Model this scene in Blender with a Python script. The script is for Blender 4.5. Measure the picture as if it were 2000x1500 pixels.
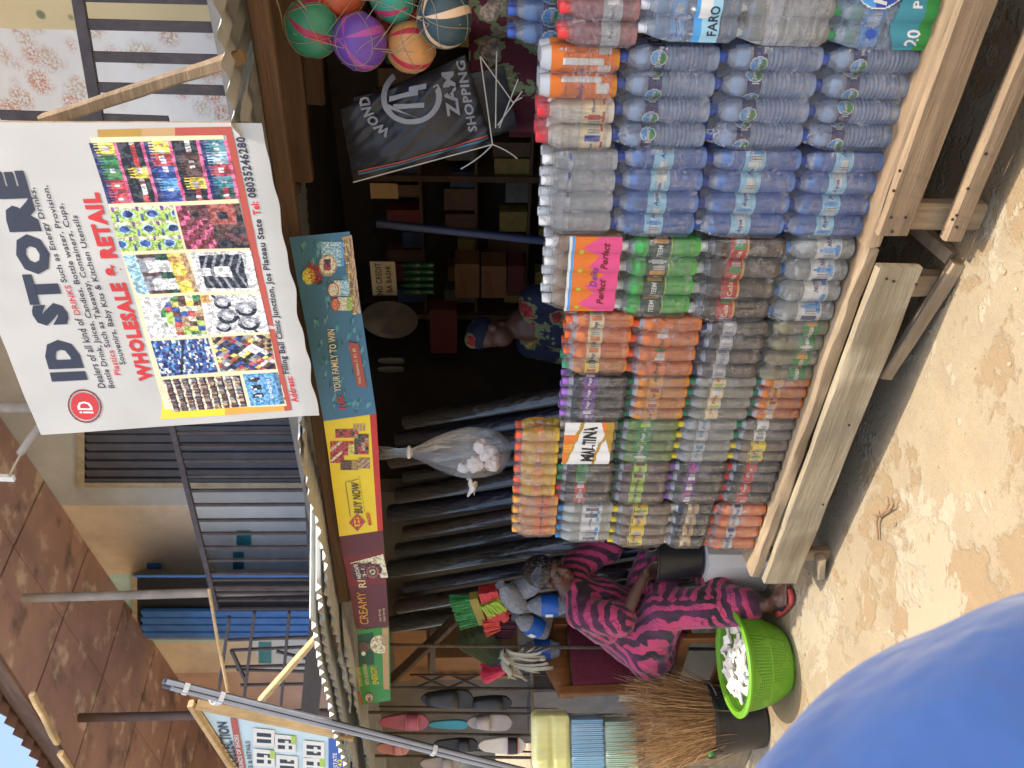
import bpy, bmesh, math, random
from mathutils import Vector as V, Matrix, noise as mnoise
rad = math.radians
rnd = random.Random(11)
for o in list(bpy.data.objects): bpy.data.objects.remove(o)
scene = bpy.context.scene
COL = scene.collection
# ------------------------------------------------------------------ camera, sky, sun, exposure
# world axes follow the stall: X runs along its front, Y goes into the shop, Z is up
FPX = 1500.0
EYE = V((0, 0, 1.62))
PITCH = math.atan(73 / 1500)
FH = V((-0.6157, 0.7880, 0)).normalized()
RT = V((FH.y, -FH.x, 0))
FW = FH * math.cos(PITCH) + V((0, 0, -math.sin(PITCH)))
UP = FH * math.sin(PITCH) + V((0, 0, math.cos(PITCH)))
cam_d = bpy.data.cameras.new('camera'); cam = bpy.data.objects.new('camera', cam_d); COL.objects.link(cam)
cam_d.sensor_width = 36; cam_d.lens = 27; cam_d.clip_start = 0.03; cam_d.clip_end = 500
m3 = Matrix((-UP, RT, -FW)).transposed()          # the phone was held sideways
cam.matrix_world = Matrix.Translation(EYE) @ m3.to_4x4()
cam_d.dof.use_dof = True; cam_d.dof.focus_distance = 3.0; cam_d.dof.aperture_fstop = 5.0
scene.camera = cam
SUN_DIR = V((0.30, -0.045, 1.0)).normalized()       # towards the sun
world = bpy.data.worlds.new('World'); scene.world = world; world.use_nodes = True
wn = world.node_tree; wn.nodes.clear()
sky = wn.nodes.new('ShaderNodeTexSky'); sky.sky_type = 'NISHITA'; sky.sun_disc = False
sky.sun_elevation = math.asin(SUN_DIR.z); sky.sun_rotation = math.atan2(SUN_DIR.x, SUN_DIR.y)
sky.air_density = 1.0; sky.dust_density = 4.0
bg = wn.nodes.new('ShaderNodeBackground'); bg.inputs['Strength'].default_value = 0.15
wo = wn.nodes.new('ShaderNodeOutputWorld')
wn.links.new(sky.outputs[0], bg.inputs[0]); wn.links.new(bg.outputs[0], wo.inputs[0])
sl = bpy.data.lights.new('sun', 'SUN'); sl.energy = 2.0; sl.angle = rad(0.5); sl.color = (1.0, 0.93, 0.82)
so = bpy.data.objects.new('sun', sl); COL.objects.link(so)
so.rotation_euler = SUN_DIR.to_track_quat('Z', 'Y').to_euler(); so.location = (3, -3, 12)
vs_ = scene.view_settings
vs_.view_transform = 'Standard'; vs_.look = 'None'; vs_.gamma = 1.0; vs_.use_curve_mapping = False
vs_.exposure = 1.4
scene.cycles.transparent_max_bounces = 24
scene.cycles.max_bounces = 8
scene.cycles.use_denoising = True

# ------------------------------------------------------------------ pixel -> place
def ray(x, y): return FW + RT * ((750 - y) / FPX) - UP * ((x - 1000) / FPX)
def PY(x, y, Y): d = ray(x, y); return EYE + d * (Y / d.y)
def PZ(x, y, Z): d = ray(x, y); return EYE + d * ((Z - EYE.z) / d.z)
def PD(x, y, D): return EYE + ray(x, y) * D
def PP(x, y, p0, n): d = ray(x, y); return EYE + d * ((p0 - EYE).dot(n) / d.dot(n))

# ------------------------------------------------------------------ colours and materials
def L(r, g, b, k=1.0):
    def c(u):
        u /= 255.0
        return (u / 12.92 if u <= 0.04045 else ((u + 0.055) / 1.055) ** 2.4) * k
    return (c(r), c(g), c(b))
def newmat(name):
    m = bpy.data.materials.new(name); m.use_nodes = True; m.node_tree.nodes.clear()
    return m, m.node_tree
class NT:
    def __init__(s, nt): s.nt = nt
    def n(s, t, **kw):
        nd = s.nt.nodes.new(t)
        for k, v in kw.items():
            if k.startswith('i_'):
                key = k[2:].replace('_', ' ')
                s.put(nd.inputs[key], v)
            else: setattr(nd, k, v)
        return nd
    def put(s, sock, v):
        if hasattr(v, 'is_output') or isinstance(v, bpy.types.NodeSocket): s.nt.links.new(v, sock)
        else:
            if isinstance(v, tuple) and len(v) == 3 and sock.type == 'RGBA': v = v + (1,)
            sock.default_value = v
    def mix(s, f, a, b, mode='MIX'):
        nd = s.nt.nodes.new('ShaderNodeMix'); nd.data_type = 'RGBA'; nd.blend_type = mode
        s.put(nd.inputs[0], f); s.put(nd.inputs[6], a); s.put(nd.inputs[7], b); return nd.outputs[2]
    def math(s, op, a, b=0.0, c=0.0):
        nd = s.nt.nodes.new('ShaderNodeMath'); nd.operation = op
        s.put(nd.inputs[0], a); s.put(nd.inputs[1], b)
        if op in ('MULTIPLY_ADD', 'SMOOTH_MIN', 'COMPARE', 'WRAP'): s.put(nd.inputs[2], c)
        return nd.outputs[0]
    def ramp(s, f, a, b, lo=0.0, hi=1.0):
        nd = s.nt.nodes.new('ShaderNodeMapRange'); nd.clamp = True
        s.put(nd.inputs[0], f); s.put(nd.inputs[1], a); s.put(nd.inputs[2], b); s.put(nd.inputs[3], lo); s.put(nd.inputs[4], hi)
        return nd.outputs[0]
    def coord(s, kind='Object', scale=(1, 1, 1), rot=(0, 0, 0)):
        if kind == 'World':
            o = s.nt.nodes.new('ShaderNodeNewGeometry').outputs['Position']
        else: o = s.nt.nodes.new('ShaderNodeTexCoord').outputs[kind]
        mp = s.nt.nodes.new('ShaderNodeMapping'); mp.inputs['Scale'].default_value = scale; mp.inputs['Rotation'].default_value = rot
        s.nt.links.new(o, mp.inputs[0]); return mp.outputs[0]
    def noise(s, vec, scale, detail=4, rough=0.55, dist=0.0):
        nd = s.n('ShaderNodeTexNoise', i_Scale=scale, i_Detail=float(detail), i_Roughness=rough, i_Distortion=dist)
        s.nt.links.new(vec, nd.inputs['Vector']); return nd.outputs[0]
    def out(s, sh, disp=None):
        o = s.nt.nodes.new('ShaderNodeOutputMaterial'); s.nt.links.new(sh, o.inputs[0])
    def bump(s, h, strength=0.3, dist=0.01):
        nd = s.n('ShaderNodeBump', i_Strength=strength, i_Distance=dist); s.nt.links.new(h, nd.inputs['Height']); return nd.outputs[0]
    def bsdf(s, col, rough=0.5, normal=None, metal=0.0, coat=0.0, spec=0.5, trans=0.0, sheen=0.0):
        b = s.nt.nodes.new('ShaderNodeBsdfPrincipled')
        s.put(b.inputs['Base Color'], col); s.put(b.inputs['Roughness'], rough); s.put(b.inputs['Metallic'], metal)
        b.inputs['Coat Weight'].default_value = coat; b.inputs['Coat Roughness'].default_value = 0.08
        b.inputs['Specular IOR Level'].default_value = spec; b.inputs['Transmission Weight'].default_value = trans
        if sheen: b.inputs['Sheen Weight'].default_value = sheen
        if normal is not None: s.nt.links.new(normal, b.inputs['Normal'])
        return b.outputs[0]
_mc = {}
def pm(name, col, rough=0.6, var=0.18, scale=7.0, bump=0.0, bscale=60.0, metal=0.0, coat=0.0, col2=None, space='World',
       stretch=(1, 1, 1), alpha=1.0, spec=0.5, dirt=0.0):
    if name in _mc: return _mc[name]
    m, nt = newmat(name); t = NT(nt)
    vec = t.coord(space, stretch)
    n1 = t.noise(vec, scale, 5)
    a = tuple(c * (1 - var) for c in col); b = tuple(min(1, c * (1 + var)) for c in (col2 or col))
    if col2: a = col; b = col2
    cc = t.mix(t.ramp(n1, 0.3, 0.7), a, b)
    if dirt:
        n3 = t.noise(t.coord(space), 2.3, 6, 0.65)
        cc = t.mix(t.math('MULTIPLY', t.ramp(n3, 0.5, 0.75), dirt), cc, (0.10, 0.075, 0.05))
    nrm = None
    if bump: nrm = t.bump(t.noise(vec, bscale, 4), bump, 0.01)
    sh = t.bsdf(cc, rough, nrm, metal, coat, spec)
    if alpha < 1:
        mx = t.n('ShaderNodeMixShader', i_Fac=alpha); tr = t.n('ShaderNodeBsdfTransparent')
        nt.links.new(tr.outputs[0], mx.inputs[1]); nt.links.new(sh, mx.inputs[2]); sh = mx.outputs[0]
    t.out(sh); _mc[name] = m; return m
def wood(name, col, col2, axis='X', grain=1.0, rough=0.75, knots=True):
    if name in _mc: return _mc[name]
    m, nt = newmat(name); t = NT(nt)
    st = {'X': (1.6, 22, 22), 'Y': (22, 1.6, 22), 'Z': (22, 22, 1.6)}[axis]
    v = t.coord('World', st)
    g = t.noise(v, 1.0, 6, 0.6, 0.4)
    g2 = t.noise(v, 3.5, 5, 0.7)
    big = t.noise(t.coord('World'), 3.0, 5, 0.6)
    c = t.mix(t.ramp(g, 0.32, 0.68), col, col2)
    c = t.mix(t.math('MULTIPLY', t.ramp(g2, 0.50, 0.70), 0.6 * grain), c, tuple(x * 0.45 for x in col))
    c = t.mix(t.math('MULTIPLY', t.ramp(big, 0.48, 0.66), 0.6), c, tuple(x * 0.5 for x in col))
    if knots:
        vo = t.n('ShaderNodeTexVoronoi', i_Scale=5.0, i_Randomness=1.0); nt.links.new(t.coord('World', (1, 1.6, 1.6)), vo.inputs['Vector'])
        c = t.mix(t.ramp(vo.outputs[0], 0.03, 0.075, 0.8, 0.0), c, (0.05, 0.03, 0.02))
    nb = t.bump(t.math('ADD', g2, g), 0.6, 0.006)
    t.out(t.bsdf(c, rough, nb)); _mc[name] = m; return m
def flat(name, col, rough=0.45):                      # printing ink: a faint mottle only
    return pm(name, col, rough, 0.05, 9.0)
INK = {k: flat('print_' + k, L(*c)) for k, c in dict(
    white=(226, 223, 214), black=(26, 26, 30), ink=(44, 46, 56), red=(196, 48, 40), darkred=(120, 30, 32), orange=(224, 120, 40),
    amber=(222, 160, 60), yellow=(236, 208, 40), green=(52, 140, 60), darkgreen=(22, 74, 44), lime=(170, 200, 70), teal=(60, 140, 150),
    sky=(80, 160, 215), blue=(40, 80, 160), navy=(30, 34, 96), purple=(120, 60, 150), pink=(222, 80, 130), brown=(98, 62, 40),
    tan=(190, 150, 100), grey=(140, 142, 146), silver=(185, 186, 186), brick=(176, 78, 58), gold=(176, 138, 50), cream=(232, 214, 170),
    lightblue=(160, 205, 220), maroon=(96, 36, 38), steel=(70, 116, 142)).items()}
for k in list(INK):                                    # every ink also printed denser and thinner, for photographs
    c = [n for n in INK[k].node_tree.nodes if n.type == 'MIX'][0]; q1, q2 = c.inputs[6].default_value, c.inputs[7].default_value
    mid = tuple((x + y) / 2 for x, y in zip(q1, q2))[:3]
    gy = sum(mid) / 3; INK[k + '_d'] = flat('print_dense_' + k, tuple(x * .38 + gy * .12 for x in mid)); INK[k + '_l'] = flat('print_thin_' + k, tuple(min(.8, x * .85 + gy * .3 + .05) for x in mid))
INKL = list(INK.values()); INKI = {k: i for i, k in enumerate(INK)}

# ------------------------------------------------------------------ mesh building
ORG = {}
class MB:
    def __init__(s): s.v = []; s.f = []; s.m = []; s.mi = 0
    def add(s, vs, fs, mi=None):
        k = len(s.v); s.v += [V(p) for p in vs]; s.f += [tuple(i + k for i in q) for q in fs]
        s.m += [s.mi if mi is None else mi] * len(fs); return s
    def quad(s, a, b, c, d, mi=None): return s.add([a, b, c, d], [(0, 1, 2, 3)], mi)
    def hexa(s, p, mi=None):                           # 8 corners: bottom 4 then top 4
        return s.add(p, [(3, 2, 1, 0), (4, 5, 6, 7), (0, 1, 5, 4), (1, 2, 6, 5), (2, 3, 7, 6), (3, 0, 4, 7)], mi)
    def box(s, lo, hi, mi=None):
        (a, b, c), (d, e, f) = lo, hi
        return s.hexa([(a, b, c), (d, b, c), (d, e, c), (a, e, c), (a, b, f), (d, b, f), (d, e, f), (a, e, f)], mi)
    def bar(s, p, q, w, h, side=None, mi=None):        # a squared bar from p to q
        p, q = V(p), V(q); d = (q - p).normalized()
        sd = V(side) if side else (V((0, 0, 1)) if abs(d.z) < 0.9 else V((0, 1, 0)))
        a = d.cross(sd).normalized() * (w / 2); b = d.cross(a).normalized() * (h / 2)
        return s.hexa([p - a - b, p + a - b, p + a + b, p - a + b, q - a - b, q + a - b, q + a + b, q - a + b], mi)
    def plank(s, p, q, w, h, side=None, n=10, amp=0.004, seed=0, mi=None):   # rough-sawn board with wandering arrises
        p, q = V(p), V(q); d = (q - p).normalized()
        sd = V(side) if side else V((0, 0, 1))
        a = d.cross(sd).normalized(); b = d.cross(a).normalized()
        c = min(w, h) * 0.16
        ring = [(-w/2 + c, -h/2), (w/2 - c, -h/2), (w/2, -h/2 + c), (w/2, h/2 - c), (w/2 - c, h/2), (-w/2 + c, h/2), (-w/2, h/2 - c), (-w/2, -h/2 + c)]
        vs = []
        for i in range(n + 1):
            t = i / n; o = p.lerp(q, t)
            for k, (x, y) in enumerate(ring):
                j = mnoise.noise_vector(V((t * 7 * (q - p).length + seed * 3.1, k * 0.35, seed * 1.7))) * amp
                vs.append(o + a * (x + j.x) + b * (y + j.y) + (d * (j.z * 2) if i in (0, n) else V()))
        fs = []
        for i in range(n):
            for k in range(8): fs.append((i * 8 + k, i * 8 + (k + 1) % 8, i * 8 + 8 + (k + 1) % 8, i * 8 + 8 + k))
        fs.append(tuple(range(7, -1, -1))); fs.append(tuple(n * 8 + k for k in range(8)))
        return s.add(vs, fs, mi)
    def tube(s, pts, r, n=8, mi=None, closed=False, cap=True):
        pts = [V(p) for p in pts]; N_ = len(pts); vs = []; fs = []
        up = None
        for i, p in enumerate(pts):
            d = (pts[min(i + 1, N_ - 1)] - pts[max(i - 1, 0)])
            d = d.normalized() if d.length > 1e-9 else V((0, 0, 1))
            if up is None: up = V((0, 0, 1)) if abs(d.z) < 0.9 else V((1, 0, 0))
            a = d.cross(up).normalized(); b = a.cross(d).normalized(); up = b
            rr = r[i] if isinstance(r, (list, tuple)) else r
            for k in range(n):
                t = 2 * math.pi * k / n; vs.append(p + a * (math.cos(t) * rr) + b * (math.sin(t) * rr))
        for i in range(N_ - 1):
            for k in range(n): fs.append((i * n + k, i * n + (k + 1) % n, i * n + n + (k + 1) % n, i * n + n + k))
        if cap: fs.append(tuple(range(n - 1, -1, -1))); fs.append(tuple((N_ - 1) * n + k for k in range(n)))
        return s.add(vs, fs, mi)
    def lathe(s, prof, n=20, o=(0, 0, 0), mi=None, cap=True, ex=(1, 0, 0), ey=(0, 1, 0), ez=(0, 0, 1), fn=None):
        o = V(o); ex, ey, ez = V(ex), V(ey), V(ez); vs = []; fs = []
        for i, (r, z) in enumerate(prof):
            for k in range(n):
                t = 2 * math.pi * k / n; rr = r * (fn(t, i / (len(prof) - 1)) if fn else 1)
                vs.append(o + ex * (rr * math.cos(t)) + ey * (rr * math.sin(t)) + ez * z)
        for i in range(len(prof) - 1):
            for k in range(n): fs.append((i * n + k, i * n + (k + 1) % n, i * n + n + (k + 1) % n, i * n + n + k))
        if cap:
            fs.append(tuple(range(n - 1, -1, -1))); fs.append(tuple((len(prof) - 1) * n + k for k in range(n)))
        return s.add(vs, fs, mi)
    def ell(s, c, r, ax=None, n=14, m=9, mi=None):
        c = V(c); ax = ax or (V((1, 0, 0)), V((0, 1, 0)), V((0, 0, 1)))
        if not isinstance(r, (tuple, list)): r = (r, r, r)
        vs = [c - ax[2] * r[2]]; fs = []
        for i in range(1, m):
            ph = -math.pi / 2 + math.pi * i / m
            for k in range(n):
                t = 2 * math.pi * k / n
                vs.append(c + ax[0] * (r[0] * math.cos(ph) * math.cos(t)) + ax[1] * (r[1] * math.cos(ph) * math.sin(t)) + ax[2] * (r[2] * math.sin(ph)))
        vs.append(c + ax[2] * r[2]); e = len(vs) - 1
        for k in range(n): fs.append((0, 1 + (k + 1) % n, 1 + k)); fs.append((e, e - n + k, e - n + (k + 1) % n))
        for i in range(m - 2):
            for k in range(n):
                a = 1 + i * n; fs.append((a + k, a + (k + 1) % n, a + n + (k + 1) % n, a + n + k))
        return s.add(vs, fs, mi)
    def caps(s, p, r0, q, r1, n=12):                   # tapered limb segment with round ends
        p, q = V(p), V(q); d = q - p; ln = d.length; d = d.normalized()
        prof = [(r0 * math.sin(a), -r0 * math.cos(a)) for a in (0.15, 0.5, 0.95, 1.35)] + [(r1 * math.sin(a), ln - r1 * math.cos(a)) for a in (1.75, 2.2, 2.65, 3.0)]
        a = d.orthogonal().normalized(); b = d.cross(a)
        return s.lathe(prof, n, p, None, True, a, b, d)
    def grid(s, fn, nu, nv, colfn=None, mi=None):
        vs = [fn(i / nu, j / nv) for j in range(nv + 1) for i in range(nu + 1)]
        k = len(s.v); s.v += [V(p) for p in vs]
        for j in range(nv):
            for i in range(nu):
                c = (s.mi if mi is None else mi) if colfn is None else colfn((i + 0.5) / nu, (j + 0.5) / nv)
                if c is None: continue
                if isinstance(c, str): c = INKI[c]
                a = k + j * (nu + 1) + i
                s.f.append((a, a + 1, a + nu + 2, a + nu + 1)); s.m.append(c)
        return s
    def text(s, body, fn, mi, bold=0.0, shear=0.0):      # fn maps (0..1, 0..1) on the text's box to a place
        vs, fs = text2d(body, bold, shear)
        if isinstance(mi, str): mi = INKI[mi]
        return s.add([fn(x, y) for x, y in vs], fs, mi)
    def mesh(s, name, org, mats, smooth=True, ang=35):
        me = bpy.data.meshes.new(name)
        me.from_pydata([tuple(p - org) for p in s.v], [], s.f)
        for m in mats: me.materials.append(m)
        me.polygons.foreach_set('material_index', s.m)
        if smooth:
            me.polygons.foreach_set('use_smooth', [True] * len(me.polygons))
            me.set_sharp_from_angle(angle=rad(ang))
        me.update(); return me
    def build(s, name, mats, parent=None, org=None, smooth=True, ang=35, **props):
        if not isinstance(mats, (list, tuple)): mats = [mats]
        if parent is not None: o_ = ORG[parent.name]
        elif org is not None: o_ = V(org)
        else:
            lo = [min(p[i] for p in s.v) for i in range(3)]; hi = [max(p[i] for p in s.v) for i in range(3)]
            o_ = V(((lo[0] + hi[0]) / 2, (lo[1] + hi[1]) / 2, lo[2]))
        ob = bpy.data.objects.new(name, s.mesh(name, o_, mats, smooth, ang)); COL.objects.link(ob)
        if parent is not None: ob.parent = parent
        else: ob.location = o_
        ORG[ob.name] = o_.copy()
        for k, v in props.items(): ob[k] = v
        return ob
def thing(name, loc, label, category, group=None):
    o = bpy.data.objects.new(name, None); COL.objects.link(o); o.location = loc; o.empty_display_size = 0.05
    o['label'] = label; o['category'] = category
    if group: o['group'] = group
    ORG[o.name] = V(loc); return o
def tagd(o, label, category, group=None):
    o['label'] = label; o['category'] = category
    if group: o['group'] = group
    return o
_tc = {}
def text2d(body, bold=0.0, shear=0.0):
    key = (body, bold, shear)
    if key in _tc: return _tc[key]
    cu = bpy.data.curves.new('lettering', 'FONT'); cu.body = body; cu.offset = bold; cu.shear = shear; cu.resolution_u = 2; cu.space_character = 1 + 2.4 * bold
    ob = bpy.data.objects.new('lettering', cu); me = ob.to_mesh()
    vs = [(v.co.x, v.co.y) for v in me.vertices]; fs = [tuple(p.vertices) for p in me.polygons]
    ob.to_mesh_clear(); bpy.data.objects.remove(ob); bpy.data.curves.remove(cu)
    x0 = min(v[0] for v in vs); x1 = max(v[0] for v in vs); y0 = min(v[1] for v in vs); y1 = max(v[1] for v in vs)
    vs = [((x - x0) / (x1 - x0), (y - y0) / (y1 - y0)) for x, y in vs]
    _tc[key] = (vs, fs); return _tc[key]
def bil(a, b, c, d):                                   # lower-left, lower-right, upper-right, upper-left (as the thing stands)
    a, b, c, d = V(a), V(b), V(c), V(d)
    return lambda u, v: (a * (1 - u) + b * u) * (1 - v) + (d * (1 - u) + c * u) * v
def sub(fn, u0, v0, u1, v1, off=V()): return lambda u, v: fn(u0 + (u1 - u0) * u, v0 + (v1 - v0) * v) + off
def photo(fn, s=0.0, w=.014):                          # loosens a drawn picture into something photographic
    def g(u, v):
        a = min(.999, max(0, u + w * nz(u * 9, v * 9, s) + w * .5 * nz(u * 30, v * 30, s))); b = min(.999, max(0, v + w * nz(u * 9, v * 9, s + 7) + w * .5 * nz(u * 30, v * 30, s + 9)))
        k = fn(a, b)
        if k is None: return None
        r = nz(u * 12, v * 12, s + 3) + .7 * nz(u * 37, v * 37, s + 5)
        return k + '_l' if r > .12 else k + '_d' if r < -.14 else k
    return g
def arc(p, q, sag, n=10):
    p, q = V(p), V(q)
    return [p.lerp(q, i / n) + V((0, 0, -sag * 4 * (i / n) * (1 - i / n))) for i in range(n + 1)]
def nz(x, y=0.0, z=0.0): return mnoise.noise(V((x, y, z)))
def blob(mb, name, mats, parent=None, voxel=0.012, smooth=3, **props):
    ob = mb.build(name, mats, parent, **props)
    r = ob.modifiers.new('join', 'REMESH'); r.mode = 'VOXEL'; r.voxel_size = voxel; r.use_smooth_shade = True
    sm = ob.modifiers.new('soften', 'SMOOTH'); sm.iterations = smooth; sm.factor = 0.6
    return ob
# ------------------------------------------------------------------ ground
def mat_ground():
    m, nt = newmat('dusty_concrete'); t = NT(nt); v = t.coord('World')
    n1 = t.noise(v, 1.1, 6, 0.62, 0.3); n2 = t.noise(v, 5.5, 6, 0.65); n3 = t.noise(v, 42, 4, 0.6)
    n4 = t.noise(t.coord('World', (3, 0.9, 1), (0, 0, 0.6)), 3.0, 5, 0.6)
    c = t.mix(t.ramp(n1, 0.38, 0.62), L(150, 134, 108), L(142, 130, 108))
    c = t.mix(t.ramp(n2, 0.35, 0.7), c, L(160, 146, 118))
    patch = t.ramp(t.math('ADD', n1, t.math('MULTIPLY', n2, 0.55)), 0.79, 0.83)      # skim of mortar broken away
    c = t.mix(t.math('MULTIPLY', patch, 0.75), c, L(136, 112, 80))
    c = t.mix(t.math('MULTIPLY', t.ramp(n4, 0.56, 0.74), 0.45), c, L(166, 142, 106))
    c = t.mix(t.ramp(n3, 0.35, 0.75, 0.0, 0.55), c, L(150, 128, 96))
    n5 = t.noise(v, 210, 3, 0.6)
    c = t.mix(t.ramp(n5, 0.58, 0.68, 0.0, 0.6), c, L(110, 92, 68))
    pl = t.ramp(t.noise(v, 2.0, 6, 0.7, 0.5), 0.53, 0.56)
    c = t.mix(t.math('MULTIPLY', pl, 0.5), c, L(170, 161, 138))
    h = t.math('ADD', t.math('MULTIPLY', patch, -0.5), t.math('ADD', t.math('MULTIPLY', n3, 0.35), t.math('MULTIPLY', n2, 0.7)))
    h = t.math('ADD', h, t.math('MULTIPLY', pl, 0.3)); h = t.math('ADD', h, t.math('MULTIPLY', n5, 0.12))
    t.out(t.bsdf(c, 0.9, t.bump(h, 0.7, 0.018), spec=0.2)); return m
GROUND = mat_ground()
g = MB()
def gz(x, y): return 0.012 * nz(x * 1.3, y * 1.3) if max(abs(x), abs(y)) < 8 else 0
xs = [-60, -25, -12] + [-8 + 0.25 * i for i in range(49)] + [8, 20, 60]
ys = [-60, -25, -10] + [-2 + 0.25 * i for i in range(33)] + [10, 25, 60]
g.add([(x, y, gz(x, y) - 0.006) for y in ys for x in xs],
      [(j * len(xs) + i, j * len(xs) + i + 1, (j + 1) * len(xs) + i + 1, (j + 1) * len(xs) + i) for j in range(len(ys) - 1) for i in range(len(xs) - 1)])
g.build('ground', GROUND, org=(0, 0, 0), kind='structure')

# ------------------------------------------------------------------ shop shell
DARKW = pm('dark_plaster', L(66, 57, 52), 0.85, 0.3, 3.0, 0.3, dirt=0.6)  # the room's gloom is partly put into this dark base colour
SHELF = wood('shelf_wood', L(110, 84, 62), L(84, 62, 46), 'X')
BOARD = wood('grey_board', L(170, 148, 116), L(132, 110, 82), 'X')
BOARD2 = wood('tan_board', L(160, 134, 102), L(116, 94, 68), 'X')
BOARDZ = wood('post_wood', L(178, 150, 112), L(140, 112, 80), 'Z')
BEAM = wood('old_beam', L(112, 84, 60), L(76, 56, 42), 'X')
PALE = wood('pale_stick', L(206, 176, 128), L(182, 150, 104), 'Z', 0.6)
BLACK = pm('black_plastic', L(34, 35, 37), 0.38, 0.15, 12, 0.05, dirt=0.15)
ZINC = pm('zinc_sheet', L(202, 203, 199), 0.5, 0.16, 4.0, 0.15, 25, metal=0.1, dirt=0.15)
RUSTY = pm('rebar_steel', L(112, 98, 84), 0.7, 0.3, 20, 0.4, 90, metal=0.2)
DARKIRON = pm('dark_iron', L(70, 60, 58), 0.6, 0.3, 14, 0.2, metal=0.1)

sh = thing('shop_room', (-1.4, 3.4, 0), 'dim shop room behind the stacked drinks, dark walls', 'shop')
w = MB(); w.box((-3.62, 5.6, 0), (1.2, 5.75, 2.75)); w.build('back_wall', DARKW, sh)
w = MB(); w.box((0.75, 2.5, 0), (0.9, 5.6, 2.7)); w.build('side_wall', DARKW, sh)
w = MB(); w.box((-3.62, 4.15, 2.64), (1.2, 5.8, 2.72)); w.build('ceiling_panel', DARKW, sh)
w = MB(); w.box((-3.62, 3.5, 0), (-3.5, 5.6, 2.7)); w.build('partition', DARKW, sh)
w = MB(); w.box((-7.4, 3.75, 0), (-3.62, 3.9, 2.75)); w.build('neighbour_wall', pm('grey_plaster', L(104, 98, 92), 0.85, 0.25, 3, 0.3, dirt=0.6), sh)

# corrugated awning: three overlapping sheets, seen from below
aw = thing('corrugated_awning', (-2, 2.2, 2.25), 'bent zinc roofing sheets over the drinks, ragged wavy front edge', 'roof')
def zedge(x): return 2.275 + 0.012 * nz(x * 1.7, 3.3)
for k, (xa, xb, yo, zo) in enumerate([(-7.6, -3.35, 0.03, -0.03), (-3.9, -1.95, 0.0, 0.0), (-2.1, -0.72, 0.02, -0.012), (-0.8, 0.95, -0.02, 0.006)]):
    s_ = MB(); nx = int((xb - xa) / 0.0095)
    def fn(u, v, xa=xa, xb=xb, yo=yo, zo=zo, k=k):
        x = xa + (xb - xa) * u; y = 2.17 + yo + 2.0 * v
        ragged = 0.03 * nz(x * 6.5, k * 9.1) + 0.02 * nz(x * 21, k)
        y += (ragged) * (1 - v)
        amp = 0.0095 * (.85 + 1.1 * nz(x * 2.1, k + 5)) + (0.008 * max(0, nz(x * 3.0, 8)) if v < 0.06 else 0)
        return V((x, y, zedge(x) + zo + 0.16 * (y - 2.17) + amp * math.cos(2 * math.pi * x / 0.076) + 0.012 * nz(x * 2.3, y * 2, k) + (0.02 * nz(x * 5, 2) if v < 0.02 else 0)))
    s_.grid(fn, nx, 14); s_.build('roofing_sheet', ZINC, aw)
for k, (xa, xb, yo, zo) in enumerate([(-6.4, -2.75, -0.05, 0.045), (-5.2, -2.95, -0.085, 0.085)]):   # shorter sheets laid on top
    s_ = MB(); nx = int((xb - xa) / 0.0095)
    def fn(u, v, xa=xa, xb=xb, yo=yo, zo=zo, k=k):
        x = xa + (xb - xa) * u; y = 2.17 + yo + 0.8 * v + 0.02 * nz(x * 6, k + 40) * (1 - v)
        return V((x, y, zedge(x) + zo + 0.16 * (y - 2.17) + 0.0125 * math.cos(2 * math.pi * x / 0.076) + 0.02 * nz(x * 1.7, k + 3)))
    s_.grid(fn, nx, 6); s_.build('roofing_sheet', ZINC, aw)
def beam(name, p, q, wd, ht, m, label, cat, seed, side=None, group=None):
    b = MB(); b.plank(p, q, wd, ht, side, 12, 0.004, seed)
    return tagd(b.build(name, m), label, cat, group)
beam('roof_beam', PY(507, 0, 2.42) + V((0.3, 0, 0.0)), PY(556, 470, 2.42) + V((-2.0, 0, 0.0)), 0.05, 0.06, BEAM, 'brown squared roof beam just behind the ragged zinc edge', 'beam', 3)
beam('roof_beam', PY(545, 0, 2.78) + V((0.3, 0, -0.02)), PY(566, 190, 2.78) + V((-0.3, 0, 0.0)), 0.05, 0.09, BEAM, 'shorter dark roof beam above the netted balls', 'beam', 5)
beam('roof_beam', PY(612, 200, 3.1), PY(612, 0, 3.1) + V((0.3, 0, 0)), 0.05, 0.09, BEAM, 'deepest roof beam, in the gloom beyond the netted green ball', 'beam', 6)
for k, (x, y) in enumerate([(610, 370), (622, 300), (600, 440)]):
    a = PY(x - 40, y, 2.9); b = PY(x + 30, y - 10, 3.4)
    beam('rafter', a, V((a.x + 0.02, 4.0, a.z + 0.16)), 0.05, 0.06, BEAM, ['dark rafter running back from above the blue cereal banner', 'dark rafter running back between two others over the shop', 'rafter end nearest the hanging black bag'][k], 'rafter', 20 + k)

# ------------------------------------------------------------------ display benches
def bench(name, xa, xb, label, topm, boardm, seed, dz=0.0, dy=0.0):
    t = thing(name, ((xa + xb) / 2, 2.5, 0), label, 'bench')
    b = MB(); b.plank((xa, 2.315 + dy, 0.322 + dz), (xb, 2.315 + dy, 0.322 + dz), 0.24, 0.046, (0, 0, 1), 26, 0.009, seed); b.build('front_plank', topm, t)
    for k in range(2):
        b = MB(); b.plank((xa + 0.01, 2.57 + k * 0.25, 0.322 + dz), (xb - 0.01, 2.57 + k * 0.25, 0.322 + dz), 0.235, 0.044, (0, 0, 1), 10, 0.004, seed + 2 + k); b.build('plank', topm, t)
    return t
xl = PY(1490, 1128, 2.2).x; xm = PY(1700, 482, 2.2).x
bl = bench('display_bench', xl, xm - 0.004, 'low grey-brown plank bench under the soft drinks, end by the seated woman', BOARD, BOARD, 1, 0.0, 0.005)
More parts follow.
